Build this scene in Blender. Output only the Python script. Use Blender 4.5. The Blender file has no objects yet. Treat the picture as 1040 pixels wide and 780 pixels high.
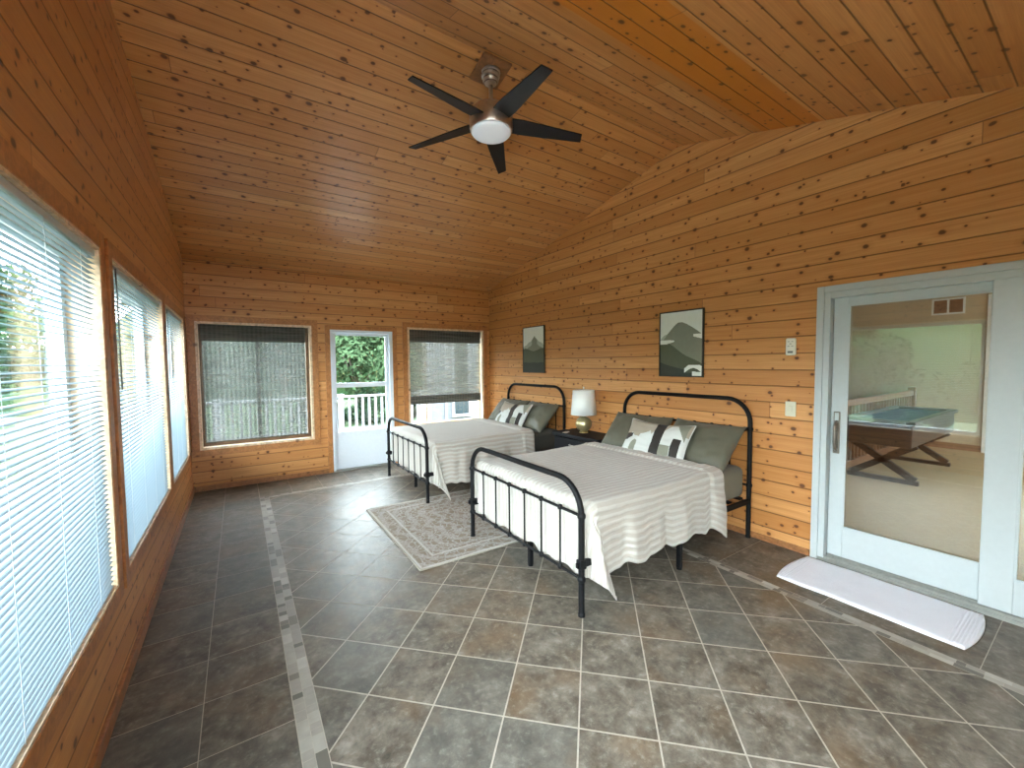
import bpy, bmesh, math, random
from mathutils import Vector, Matrix, noise as mnoise
random.seed(7)
sc = bpy.context.scene
C = sc.collection
PI = math.pi

# ------------------------------------------------------------------ camera, world, exposure
SKY = 20.0
EXPO = 0.95
F_PX = 415.29
YAW, PITCH, ROLL = math.radians(33.732), math.radians(2.863), math.radians(-0.489)
cam_d = bpy.data.cameras.new('camera'); cam = bpy.data.objects.new('camera', cam_d); C.objects.link(cam)
cam_d.sensor_fit = 'HORIZONTAL'; cam_d.sensor_width = 36.0; cam_d.lens = 36.0 * F_PX / 1040.0
cam_d.clip_start = 0.02; cam_d.clip_end = 300
_f = Vector((math.sin(YAW) * math.cos(PITCH), math.cos(YAW) * math.cos(PITCH), -math.sin(PITCH)))
_r0 = Vector((math.cos(YAW), -math.sin(YAW), 0)); _u0 = _r0.cross(_f)
_r = math.cos(ROLL) * _r0 + math.sin(ROLL) * _u0; _u = -math.sin(ROLL) * _r0 + math.cos(ROLL) * _u0
cam.matrix_world = Matrix(((_r.x, _u.x, -_f.x, 0), (_r.y, _u.y, -_f.y, 0), (_r.z, _u.z, -_f.z, 1.5), (0, 0, 0, 1)))
sc.camera = cam
sc.view_settings.view_transform = 'Standard'; sc.view_settings.look = 'None'
sc.view_settings.gamma = 1.0; sc.view_settings.use_curve_mapping = False
sc.view_settings.exposure = EXPO
sc.cycles.use_denoising = True
sc.cycles.max_bounces = 10; sc.cycles.diffuse_bounces = 6; sc.cycles.glossy_bounces = 4
sc.cycles.transparent_max_bounces = 24; sc.cycles.transmission_bounces = 6
sc.cycles.sample_clamp_indirect = 8.0; sc.cycles.caustics_reflective = False; sc.cycles.caustics_refractive = False

world = bpy.data.worlds.new('overcast_sky'); sc.world = world; world.use_nodes = True
wn = world.node_tree; wn.nodes.clear()
_o = wn.nodes.new('ShaderNodeOutputWorld'); _b = wn.nodes.new('ShaderNodeBackground')
_tc = wn.nodes.new('ShaderNodeTexCoord'); _sx = wn.nodes.new('ShaderNodeSeparateXYZ'); _rp = wn.nodes.new('ShaderNodeValToRGB')
wn.links.new(_tc.outputs['Generated'], _sx.inputs[0]); wn.links.new(_sx.outputs['Z'], _rp.inputs[0])
wn.links.new(_rp.outputs[0], _b.inputs[0]); wn.links.new(_b.outputs[0], _o.inputs[0])
_rp.color_ramp.elements[0].position = 0.0; _rp.color_ramp.elements[0].color = (.66, .72, .72, 1)
_rp.color_ramp.elements[1].position = 0.6; _rp.color_ramp.elements[1].color = (.80, .90, 1.0, 1)
_b.inputs[1].default_value = SKY

# ------------------------------------------------------------------ node helpers
class NT:
    def __init__(s, name):
        s.m = bpy.data.materials.new(name); s.m.use_nodes = True
        s.t = s.m.node_tree; s.t.nodes.clear()
        s.out = s.t.nodes.new('ShaderNodeOutputMaterial')
    def n(s, typ, **kw):
        nd = s.t.nodes.new(typ)
        for k, v in kw.items():
            if k.startswith('_'): setattr(nd, k[1:], v)
        return nd
    def put(s, sock, v):
        if v is None: return
        if isinstance(v, bpy.types.NodeSocket): s.t.links.new(v, sock)
        else: sock.default_value = v
    def math(s, op, a, b=None, c=None, clamp=False):
        nd = s.t.nodes.new('ShaderNodeMath'); nd.operation = op; nd.use_clamp = clamp
        s.put(nd.inputs[0], a); s.put(nd.inputs[1], b); s.put(nd.inputs[2], c)
        return nd.outputs[0]
    def xyz(s, x=0.0, y=0.0, z=0.0):
        nd = s.t.nodes.new('ShaderNodeCombineXYZ'); s.put(nd.inputs[0], x); s.put(nd.inputs[1], y); s.put(nd.inputs[2], z)
        return nd.outputs[0]
    def pos(s, kind='world'):
        if kind == 'world':
            g = s.t.nodes.new('ShaderNodeNewGeometry'); v = g.outputs['Position']
        else:
            g = s.t.nodes.new('ShaderNodeTexCoord'); v = g.outputs['Object']
        sp = s.t.nodes.new('ShaderNodeSeparateXYZ'); s.t.links.new(v, sp.inputs[0])
        return v, sp.outputs[0], sp.outputs[1], sp.outputs[2]
    def noise(s, vec, scale=5, detail=3, rough=.5, dist=0.0):
        nd = s.t.nodes.new('ShaderNodeTexNoise'); s.put(nd.inputs['Vector'], vec)
        nd.inputs['Scale'].default_value = scale; nd.inputs['Detail'].default_value = detail
        nd.inputs['Roughness'].default_value = rough; nd.inputs['Distortion'].default_value = dist
        return nd.outputs[0]
    def white(s, vec):
        nd = s.t.nodes.new('ShaderNodeTexWhiteNoise'); nd.noise_dimensions = '3D'; s.put(nd.inputs['Vector'], vec)
        return nd.outputs['Value'], nd.outputs['Color']
    def ramp(s, fac, stops, interp='LINEAR'):
        nd = s.t.nodes.new('ShaderNodeValToRGB'); s.put(nd.inputs[0], fac); cr = nd.color_ramp; cr.interpolation = interp
        while len(cr.elements) < len(stops): cr.elements.new(.5)
        for e, (p, c) in zip(cr.elements, stops):
            e.position = p; e.color = (c, c, c, 1) if isinstance(c, (int, float)) else (*c, 1)
        return nd.outputs[0]
    def mix(s, fac, a, b, blend='MIX'):
        nd = s.t.nodes.new('ShaderNodeMix'); nd.data_type = 'RGBA'; nd.blend_type = blend
        s.put(nd.inputs[0], fac)
        for i, v in ((6, a), (7, b)):
            if isinstance(v, tuple) and len(v) == 3: v = (*v, 1)
            s.put(nd.inputs[i], v)
        return nd.outputs[2]
    def bump(s, h, strength=.3, dist=.002):
        nd = s.t.nodes.new('ShaderNodeBump'); s.put(nd.inputs['Height'], h)
        nd.inputs['Strength'].default_value = strength; nd.inputs['Distance'].default_value = dist
        return nd.outputs[0]
    def bsdf(s, color, rough=.5, metal=0.0, normal=None, spec=.5, **kw):
        nd = s.t.nodes.new('ShaderNodeBsdfPrincipled')
        if isinstance(color, tuple): color = (*color, 1)
        s.put(nd.inputs['Base Color'], color); s.put(nd.inputs['Roughness'], rough); s.put(nd.inputs['Metallic'], metal)
        nd.inputs['Specular IOR Level'].default_value = spec
        if normal is not None: s.put(nd.inputs['Normal'], normal)
        for k, v in kw.items(): s.put(nd.inputs[k.replace('_', ' ')], v)
        return nd.outputs[0]
    def done(s, shader):
        s.t.links.new(shader, s.out.inputs[0]); return s.m

def simple(name, col, rough=.5, metal=0.0, noise_amt=.06, nscale=30, bump=0.0, spec=.5):
    t = NT(name); v, x, y, z = t.pos('obj')
    n = t.noise(v, nscale, 4)
    f = t.ramp(n, [(.3, 0.0), (.7, 1.0)])
    a = tuple(c * (1 - noise_amt) for c in col); b = tuple(min(1, c * (1 + noise_amt)) for c in col)
    c = t.mix(f, a, b)
    nr = t.bump(n, bump, .003) if bump else None
    return t.done(t.bsdf(c, rough, metal, nr, spec))

def planks(name, along, across, pitch=.13, off=0.0, seg=2.6, kind='world', dark=1.0, orange=None, seed=0.0, rough=.42):
    """tongue and groove knotty pine; along / across are axis letters"""
    t = NT(name); v, x, y, z = t.pos(kind); ax = {'x': x, 'y': y, 'z': z}
    A, B = ax[along], ax[across]
    bb = t.math('DIVIDE', t.math('ADD', B, off), pitch)
    row = t.math('FLOOR', bb); fr = t.math('FRACT', bb)
    rnd, _ = t.white(t.xyz(row, seed, 1.7))
    aa = t.math('DIVIDE', t.math('ADD', A, t.math('MULTIPLY', rnd, 7.3)), seg)
    sg = t.math('FLOOR', aa); sf = t.math('FRACT', aa)
    rv, rc = t.white(t.xyz(row, sg, seed + 3.1))
    base = t.ramp(rv, [(0.0, (.50, .220, .066)), (.35, (.57, .262, .085)), (.7, (.62, .295, .102)), (1.0, (.67, .35, .135))])
    gv = t.xyz(t.math('MULTIPLY', A, 1.1), t.math('MULTIPLY', B, 26.0), t.math('MULTIPLY', rv, 37.0))
    g1 = t.noise(gv, 1.3, 4, .6, .6)
    base = t.mix(t.ramp(g1, [(.35, .45), (.62, 0.0)]), base, (.40, .145, .032))
    g2 = t.noise(t.xyz(t.math('MULTIPLY', A, 2.5), t.math('MULTIPLY', B, 120.0), rv), 1.0, 3, .6)
    base = t.mix(t.ramp(g2, [(.4, .22), (.6, 0.0)]), base, (.34, .115, .025))
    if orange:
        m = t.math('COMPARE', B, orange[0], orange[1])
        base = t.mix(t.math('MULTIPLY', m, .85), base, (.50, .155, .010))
    # knots
    def knots(sx, sy, thr, size, sd):
        vo = t.t.nodes.new('ShaderNodeTexVoronoi'); vo.voronoi_dimensions = '2D'; vo.feature = 'F1'
        wob = t.math('MULTIPLY', t.noise(t.xyz(A, B, sd), 30, 2), .10)
        t.put(vo.inputs['Vector'], t.xyz(t.math('ADD', t.math('MULTIPLY', A, sx), wob), t.math('ADD', t.math('MULTIPLY', B, sy), sd), 0.0))
        vo.inputs['Scale'].default_value = 1.0; vo.inputs['Randomness'].default_value = 1.0
        sp = t.t.nodes.new('ShaderNodeSeparateColor'); t.t.links.new(vo.outputs['Color'], sp.inputs[0])
        on = t.math('GREATER_THAN', sp.outputs[0], thr)
        r = t.math('MULTIPLY_ADD', sp.outputs[1], size, size * .35)
        q = t.math('DIVIDE', vo.outputs['Distance'], r)
        core = t.math('MULTIPLY', t.math('SUBTRACT', 1.35, q, None, True), on, None, True)
        halo = t.math('MULTIPLY', t.math('SUBTRACT', 1.0, t.math('DIVIDE', q, 3.2), None, True), on, None, True)
        return core, halo
    c1, h1 = knots(5.4, 6.8, .36, .078, 11.3 + seed)
    c2, h2 = knots(10.5, 13.0, .72, .10, 4.7 + seed)
    halo = t.math('MAXIMUM', h1, h2); core = t.math('MAXIMUM', c1, c2)
    base = t.mix(t.math('MULTIPLY', halo, .5), base, (.36, .115, .022))
    base = t.mix(t.math('MINIMUM', t.math('MULTIPLY', core, 1.5), .90), base, (.085, .025, .009))
    # groove
    e = t.math('ABSOLUTE', t.math('SUBTRACT', fr, .5))
    gr = t.ramp(e, [(.450, 0.0), (.492, 1.0)])
    je = t.math('MULTIPLY', t.math('LESS_THAN', sf, .004 / seg), .8)
    gm = t.math('MAXIMUM', gr, je)
    base = t.mix(t.math('MULTIPLY', gm, .78), base, (.085, .030, .010))
    if dark != 1.0: base = t.mix(1.0, base, (dark, dark, dark), 'MULTIPLY')
    h = t.math('ADD', t.math('MULTIPLY', gm, -1.0), t.math('MULTIPLY', g1, .06))
    nb = t.bump(h, .55, .006)
    rr = t.math('MULTIPLY_ADD', g1, .14, rough - .07)
    return t.done(t.bsdf(base, rr, 0.0, nb, .45))

def trimwood(name, col=(.50, .205, .062), rough=.4, kind='obj'):
    t = NT(name); v, x, y, z = t.pos('world')
    n = t.noise(t.xyz(t.math('MULTIPLY', x, 9.0), t.math('MULTIPLY', y, 9.0), t.math('MULTIPLY', z, 9.0)), 2, 4, .6, 1.5)
    d = tuple(c * .62 for c in col)
    c = t.mix(t.ramp(n, [(.35, 1.0), (.65, 0.0)]), col, d)
    vo = t.t.nodes.new('ShaderNodeTexVoronoi'); t.put(vo.inputs['Vector'], v); vo.inputs['Scale'].default_value = 4.5
    k = t.ramp(vo.outputs['Distance'], [(.07, .85), (.13, 0.0)])
    c = t.mix(k, c, (.12, .045, .015))
    return t.done(t.bsdf(c, rough))

# ------------------------------------------------------------------ materials
M = {}
M['wall_y'] = planks('pine_wall_boards_y', 'y', 'z', .131, .01, 4.2, seed=1.0)
M['wall_yl'] = planks('pine_wall_boards_left', 'y', 'z', .131, .04, 4.2, seed=5.0)
M['wall_x'] = planks('pine_wall_boards_x', 'x', 'z', .131, .03, 3.3, seed=2.0)
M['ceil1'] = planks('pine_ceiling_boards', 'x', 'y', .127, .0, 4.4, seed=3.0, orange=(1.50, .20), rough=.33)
M['trim'] = trimwood('varnished_pine_trim')
M['trim_daylit'] = trimwood('daylit_pine_stop', (.82, .60, .40), .45)  # wood brightened: daylight on the jambs is put into this colour
M['trim_brown'] = trimwood('brown_window_frame', (.16, .085, .04), .5)
M['base'] = trimwood('baseboard_pine', (.36, .15, .055), .45)
M['white'] = simple('white_paint', (.47, .51, .52), .38, noise_amt=.02)
M['white_out'] = simple('white_vinyl', (.22, .225, .24), .5, noise_amt=.03)
M['door_white'] = simple('storm_door_white', (.72, .77, .84), .35, noise_amt=.02)
M['sill_metal'] = simple('threshold_metal', (.30, .30, .28), .4, .4, .1)
M['black'] = simple('black_iron', (.006, .006, .007), .5, 0.0, .2, 60, .05, .16)
M['blind'] = None
M['nickel'] = simple('brushed_nickel', (.58, .54, .49), .30, 1.0, .12, 50)
M['blade'] = simple('black_blade', (.009, .009, .011), .42, 0, .2, 20, 0, .35)
M['furn'] = simple('black_lacquer', (.007, .007, .009), .55, 0, .2, 40, .03, .18)
M['gold'] = None
M['plate'] = simple('ivory_plastic', (.62, .60, .48), .4, noise_amt=.03)
M['remote'] = simple('white_remote', (.75, .73, .66), .4, noise_amt=.03)
M['dark_plastic'] = simple('grey_buttons', (.18, .18, .17), .5)
M['bronze'] = simple('bronze_handle', (.22, .19, .16), .35, .8, .15)
M['bark'] = simple('bark', (.08, .06, .045), .9, 0, .3, 20, .3)

def glass_mat(name, tint=(.93, .97, .95), extra=0.02):
    t = NT(name)
    tr = t.n('ShaderNodeBsdfTransparent'); tr.inputs[0].default_value = (*tint, 1)
    gl = t.n('ShaderNodeBsdfGlossy'); gl.inputs['Roughness'].default_value = 0.01; gl.inputs[0].default_value = (1, 1, 1, 1)
    ge = t.n('ShaderNodeNewGeometry'); dt = t.n('ShaderNodeVectorMath'); dt.operation = 'DOT_PRODUCT'
    t.put(dt.inputs[0], ge.outputs['Normal']); t.put(dt.inputs[1], ge.outputs['Incoming'])
    c_ = t.math('ABSOLUTE', dt.outputs['Value']); k_ = t.math('MULTIPLY_ADD', t.math('POWER', t.math('SUBTRACT', 1.0, c_, None, True), 5.0), .96, .04)
    mx = t.n('ShaderNodeMixShader')
    t.put(mx.inputs[0], t.math('ADD', k_, extra, None, True)); t.t.links.new(tr.outputs[0], mx.inputs[1]); t.t.links.new(gl.outputs[0], mx.inputs[2])
    return t.done(mx.outputs[0])
M['glass'] = glass_mat('window_glass', (.95, .98, .97), 0.0)
M['glass_door'] = glass_mat('door_glass', (.90, .94, .92), 0.06)

def blind_mat():
    t = NT('aluminium_slats')
    d = t.n('ShaderNodeBsdfDiffuse'); d.inputs[0].default_value = (.38, .47, .53, 1)
    tl = t.n('ShaderNodeBsdfTranslucent'); tl.inputs[0].default_value = (.22, .30, .35, 1)
    g = t.n('ShaderNodeBsdfGlossy'); g.inputs['Roughness'].default_value = .35
    a = t.n('ShaderNodeMixShader'); a.inputs[0].default_value = .38
    t.t.links.new(d.outputs[0], a.inputs[1]); t.t.links.new(tl.outputs[0], a.inputs[2])
    b = t.n('ShaderNodeMixShader'); b.inputs[0].default_value = .05
    t.t.links.new(a.outputs[0], b.inputs[1]); t.t.links.new(g.outputs[0], b.inputs[2])
    return t.done(b.outputs[0])
M['blind'] = blind_mat()

def shade_mat(name, dark, opacity):
    """woven shade: vertical strips, partly see-through"""
    t = NT(name); v, x, y, z = t.pos('world')
    n1 = t.noise(t.xyz(t.math('MULTIPLY', x, 60.0), 0.0, t.math('MULTIPLY', z, .6)), 1, 2, .6)
    st = t.ramp(t.math('FRACT', t.math('MULTIPLY', x, 21.0)), [(0.0, 0.0), (.42, 0.0), (.5, 1.0), (.92, 1.0), (1.0, 0.0)])
    n2 = t.noise(t.xyz(t.math('MULTIPLY', x, 3.0), 0.0, t.math('MULTIPLY', z, 55.0)), 1, 3, .6)
    mixf = t.math('ADD', t.math('MULTIPLY', n1, .3), t.math('MULTIPLY', st, .7))
    col = t.mix(mixf, tuple(c * .6 for c in dark), dark)
    col = t.mix(t.ramp(n2, [(.45, 0.0), (.7, .5)]), col, tuple(min(1, c * 1.8) for c in dark))
    d = t.n('ShaderNodeBsdfDiffuse'); t.put(d.inputs[0], col)
    tl = t.n('ShaderNodeBsdfTranslucent'); t.put(tl.inputs[0], col)
    tr = t.n('ShaderNodeBsdfTransparent')
    a = t.n('ShaderNodeMixShader'); a.inputs[0].default_value = .35
    t.t.links.new(d.outputs[0], a.inputs[1]); t.t.links.new(tl.outputs[0], a.inputs[2])
    b = t.n('ShaderNodeMixShader')
    t.put(b.inputs[0], t.math('SUBTRACT', opacity + .05, t.math('MULTIPLY', mixf, .12), None, True))
    t.t.links.new(tr.outputs[0], b.inputs[1]); t.t.links.new(a.outputs[0], b.inputs[2])
    return t.done(b.outputs[0])
M['shade_net'] = shade_mat('woven_shade_sheer', (.18, .185, .17), .66)
M['shade_net_r'] = shade_mat('woven_shade_sheer_right', (.20, .19, .155), .68)
M['shade_fold'] = shade_mat('woven_shade_folds', (.15, .14, .12), .97)

def gold_mat():
    t = NT('brushed_gold_ceramic'); v, x, y, z = t.pos('obj')
    n = t.noise(v, 14, 4)
    return t.done(t.bsdf(t.mix(n, (.42, .35, .17), (.62, .54, .32)), t.math('MULTIPLY_ADD', n, .15, .22), .75))
M['gold'] = gold_mat()

def lampshade_mat():
    t = NT('linen_lamp_shade'); v, x, y, z = t.pos('obj')
    n = t.noise(t.xyz(t.math('MULTIPLY', x, 2.0), t.math('MULTIPLY', y, 2.0), t.math('MULTIPLY', z, 1.0)), 120, 2)
    c = t.mix(n, (.84, .85, .83), (.92, .93, .91))
    d = t.n('ShaderNodeBsdfDiffuse'); t.put(d.inputs[0], c)
    tl = t.n('ShaderNodeBsdfTranslucent'); t.put(tl.inputs[0], c)
    a = t.n('ShaderNodeMixShader'); a.inputs[0].default_value = .08
    t.t.links.new(d.outputs[0], a.inputs[1]); t.t.links.new(tl.outputs[0], a.inputs[2])
    return t.done(a.outputs[0])
M['lampshade'] = lampshade_mat()

def tile_mat():
    t = NT('slate_floor_tile'); v, x, y, z = t.pos('world')
    at = t.n('ShaderNodeAttribute'); at.attribute_name = 'rnd'
    r = at.outputs['Fac']
    off = t.xyz(t.math('MULTIPLY', r, 31.0), t.math('MULTIPLY', r, 17.0), r)
    vv = t.n('ShaderNodeVectorMath'); t.put(vv.inputs[0], v); t.put(vv.inputs[1], off)
    n1 = t.noise(vv.outputs[0], 8.5, 7, .72, .15); n2 = t.noise(vv.outputs[0], 34, 5, .7, .2); n3 = t.noise(vv.outputs[0], 3.2, 3)
    c = t.ramp(n1, [(.30, (.040, .032, .024)), (.44, (.098, .080, .060)), (.57, (.158, .134, .106)), (.74, (.27, .24, .20))])
    c = t.mix(t.ramp(n3, [(.5, 0.0), (.72, .6)]), c, (.150, .092, .048))
    c = t.mix(t.ramp(n2, [(.55, 0.0), (.72, .45)]), c, (.31, .30, .26))
    c = t.mix(t.ramp(n2, [(.25, .5), (.42, 0.0)]), c, (.035, .032, .027))
    c = t.mix(t.ramp(r, [(.6, 0.0), (1.0, .35)]), c, (.095, .105, .10))
    nb = t.bump(t.math('ADD', n1, t.math('MULTIPLY', n2, .5)), .30, .003)
    return t.done(t.bsdf(c, t.math('MULTIPLY_ADD', n2, .16, .36), 0.0, nb, .34))
M['tile'] = tile_mat()
M['grout'] = simple('grout', (.42, .375, .31), .85, 0, .12, 40, .1)
def mosaic_mat():
    t = NT('mosaic_stone'); v, x, y, z = t.pos('world')
    at = t.n('ShaderNodeAttribute'); at.attribute_name = 'rnd'
    c = t.ramp(at.outputs['Fac'], [(0.0, (.12, .11, .09)), (.12, (.18, .16, .13)), (.17, (.33, .30, .255)), (.6, (.39, .36, .31)), (.9, (.48, .45, .40))], 'CONSTANT')
    n = t.noise(v, 18, 4)
    c = t.mix(t.ramp(n, [(.3, .25), (.7, 0.0)]), c, (.13, .11, .09))
    return t.done(t.bsdf(c, .42, 0.0, t.bump(n, .2, .002)))
M['mosaic'] = mosaic_mat()

def quilt_mat():
    t = NT('quilted_cotton'); v, x, y, z = t.pos('obj')
    uv = t.n('ShaderNodeUVMap'); uv.uv_map = 'uv'
    sp = t.n('ShaderNodeSeparateXYZ'); t.t.links.new(uv.outputs[0], sp.inputs[0]); U, V = sp.outputs[0], sp.outputs[1]
    wob = t.math('MULTIPLY', t.noise(t.xyz(t.math('MULTIPLY', U, 3.0), t.math('MULTIPLY', V, 3.0)), 1.2, 2), .025)
    w = t.math('SINE', t.math('MULTIPLY', t.math('ADD', V, wob), 2 * PI / .045))
    ruck = t.noise(t.xyz(t.math('MULTIPLY', U, 28.0), t.math('MULTIPLY', V, 60.0)), 1, 4, .65)
    heather = t.noise(t.xyz(t.math('MULTIPLY', U, 300.0), t.math('MULTIPLY', V, 22.0)), 1, 3, .7)
    c = t.mix(t.ramp(w, [(0.0, 1.0), (.35, 0.0)]), (.50, .48, .45), (.40, .36, .32))
    c = t.mix(t.ramp(heather, [(.35, .5), (.65, 0.0)]), c, (.40, .36, .31))
    c = t.mix(t.ramp(ruck, [(.35, .3), (.6, 0.0)]), c, (.42, .385, .34))
    h = t.math('ADD', t.math('MULTIPLY', w, .5), t.math('MULTIPLY', ruck, 1.2))
    return t.done(t.bsdf(c, .85, 0.0, t.bump(h, .55, .007), .2, Sheen_Weight=.2))
M['quilt'] = quilt_mat()
M['quilt_edge'] = simple('quilt_binding', (.66, .65, .62), .8, 0, .06, 50, .2, .2)

def fabric(name, col, rough=.7, s=90, amt=.1, bump=.15):
    t = NT(name); v, x, y, z = t.pos('obj')
    n = t.noise(v, s, 4, .6); n2 = t.noise(v, 7, 3)
    c = t.mix(n, tuple(c_ * (1 - amt) for c_ in col), tuple(min(1, c_ * (1 + amt)) for c_ in col))
    h = t.math('ADD', t.math('MULTIPLY', n, .2), n2)
    return t.done(t.bsdf(c, rough, 0.0, t.bump(h, bump, .02), .35, Sheen_Weight=.1))
M['olive'] = fabric('olive_sateen', (.098, .094, .068), .42)
M['sheet'] = fabric('fitted_sheet', (.15, .155, .12), .6)
M['sheet_dark'] = fabric('charcoal_sheet', (.045, .044, .038), .6)
M['p_white'] = fabric('cushion_white', (.52, .53, .51), .8, 150, .05)
M['p_taupe'] = fabric('cushion_taupe', (.33, .28, .22), .8, 150, .08)
M['p_black'] = fabric('cushion_black', (.02, .015, .013), .7, 150, .1)
M['p_green'] = fabric('cushion_grey_green', (.20, .20, .155), .8, 150, .08)
M['towel'] = None
def towel_mat():
    t = NT('terry_bath_mat'); v, x, y, z = t.pos('obj')
    n = t.noise(v, 220, 3, .7); n2 = t.noise(v, 14, 3)
    ribs = t.math('SINE', t.math('MULTIPLY', y, 2 * PI / .014))
    e = t.math('GREATER_THAN', t.math('ABSOLUTE', y), .375)
    h = t.math('ADD', t.math('ADD', n, n2), t.math('MULTIPLY', t.math('MULTIPLY', ribs, e), .5))
    c = t.mix(n, (.74, .74, .82), (.86, .86, .93))
    return t.done(t.bsdf(c, .95, 0.0, t.bump(h, .6, .005), .1))
M['towel'] = towel_mat()

def rug_mat():
    t = NT('distressed_rug_pile'); v, x, y, z = t.pos('obj')
    # centred local coordinates; half sizes 1.1 x .75
    ax = t.math('ABSOLUTE', x); ay = t.math('ABSOLUTE', y)
    n = t.noise(v, 7, 5, .7, .5); nf = t.noise(v, 60, 4, .8); nl = t.noise(v, 2.2, 3)
    # floral motif: mirrored ring waves
    r = t.math('SQRT', t.math('ADD', t.math('POWER', t.math('MULTIPLY', ax, .8), 2.0), t.math('POWER', ay, 2.0)))
    ang = t.math('ARCTAN2', ay, ax)
    pet = t.math('MULTIPLY', t.math('SINE', t.math('MULTIPLY', ang, 8.0)), .06)
    rings = t.math('SINE', t.math('MULTIPLY', t.math('ADD', r, pet), 58.0))
    vo = t.n('ShaderNodeTexVoronoi'); vo.feature = 'DISTANCE_TO_EDGE'; t.put(vo.inputs['Vector'], t.xyz(ax, ay, 0.0)); vo.inputs['Scale'].default_value = 16.0
    lines = t.ramp(vo.outputs['Distance'], [(.03, 1.0), (.09, 0.0)])
    vo2 = t.n('ShaderNodeTexVoronoi'); t.put(vo2.inputs['Vector'], t.xyz(ax, ay, 3.0)); vo2.inputs['Scale'].default_value = 25.0
    dots = t.ramp(vo2.outputs['Distance'], [(.22, 1.0), (.32, 0.0)])
    pat = t.math('MAXIMUM', t.math('MAXIMUM', lines, dots), t.ramp(rings, [(.2, 0.0), (.6, .8)]))
    pat = t.math('MULTIPLY', pat, t.ramp(nf, [(.38, .15), (.58, 1.0)]))
    c = t.mix(n, (.150, .112, .082), (.26, .21, .165))
    c = t.mix(t.math('MULTIPLY', pat, .75), c, (.40, .385, .37))
    # border stripes
    dx = t.math('SUBTRACT', 1.05, ax); dy = t.math('SUBTRACT', .75, ay); d = t.math('MINIMUM', dx, dy)
    b1 = t.ramp(d, [(.0, 1.0), (.022, 1.0), (.028, 0.0), (.15, 0.0), (.155, .8), (.17, .8), (.175, 0.0)])
    c = t.mix(t.math('MULTIPLY', b1, .8), c, (.46, .43, .39))
    return t.done(t.bsdf(c, .95, 0.0, t.bump(nf, .3, .004), .1))
M['rug'] = rug_mat()
M['rug_edge'] = simple('rug_binding', (.26, .23, .195), .9, 0, .15, 80, .2, .1)
M['carpet'] = simple('beige_carpet', (.42, .32, .20), .95, 0, .10, 60, .3, .1)
M['beige'] = simple('beige_wall_paint', (.40, .31, .21), .7, 0, .03)
M['roomceil'] = simple('white_ceiling_paint', (.6, .58, .54), .8, 0, .03)
M['railwood'] = simple('brown_rail_wood', (.20, .10, .055), .45, 0, .15, 15)
M['felt'] = simple('blue_felt', (.025, .05, .10), .9, 0, .08, 100)
M['darkwood'] = simple('espresso_wood', (.035, .02, .014), .4, 0, .2, 20)
M['mirror'] = simple('mirror_glass', (.5, .5, .5), .05, 1.0, .02)
M['siding'] = None
def siding_mat():
    t = NT('lap_siding'); v, x, y, z = t.pos('world')
    f = t.math('FRACT', t.math('DIVIDE', z, .12))
    c = t.mix(t.ramp(f, [(0.0, 1.0), (.10, 0.0)]), (.13, .14, .155), (.05, .054, .06))
    return t.done(t.bsdf(c, .6, 0.0, t.bump(f, .6, .01)))
M['siding'] = siding_mat()
M['extglass'] = simple('dark_house_window', (.03, .04, .045), .1)
M['deck'] = simple('grey_deck_boards', (.10, .095, .085), .8, 0, .15, 12)
M['gravel'] = simple('pale_gravel', (.07, .07, .065), .95, 0, .25, 25)
def lawn_mat():
    t = NT('lawn'); v, x, y, z = t.pos('world'); n = t.noise(v, .35, 4); n2 = t.noise(v, 9, 4)
    c = t.mix(n, (.024, .046, .012), (.038, .068, .018)); c = t.mix(t.math('MULTIPLY', n2, .5), c, (.035, .07, .02))
    return t.done(t.bsdf(c, .95))
M['lawn'] = lawn_mat()
def leaf_mat(name, a, b):
    t = NT(name); v, x, y, z = t.pos('obj')
    n = t.noise(v, .9, 4); at = t.n('ShaderNodeAttribute'); at.attribute_name = 'rnd'
    c = t.mix(t.math('ADD', t.math('MULTIPLY', n, .5), t.math('MULTIPLY', at.outputs['Fac'], .5)), a, b)
    d = t.n('ShaderNodeBsdfDiffuse'); t.put(d.inputs[0], c)
    tl = t.n('ShaderNodeBsdfTranslucent'); t.put(tl.inputs[0], c)
    m = t.n('ShaderNodeMixShader'); m.inputs[0].default_value = .25
    t.t.links.new(d.outputs[0], m.inputs[1]); t.t.links.new(tl.outputs[0], m.inputs[2])
    return t.done(m.outputs[0])
M['leaf_a'] = leaf_mat('leaves_mid', (.012, .030, .012), (.032, .066, .024))
M['leaf_b'] = leaf_mat('leaves_light', (.032, .058, .028), (.066, .105, .052))
M['leaf_c'] = leaf_mat('leaves_dark', (.008, .017, .009), (.018, .034, .017))

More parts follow.
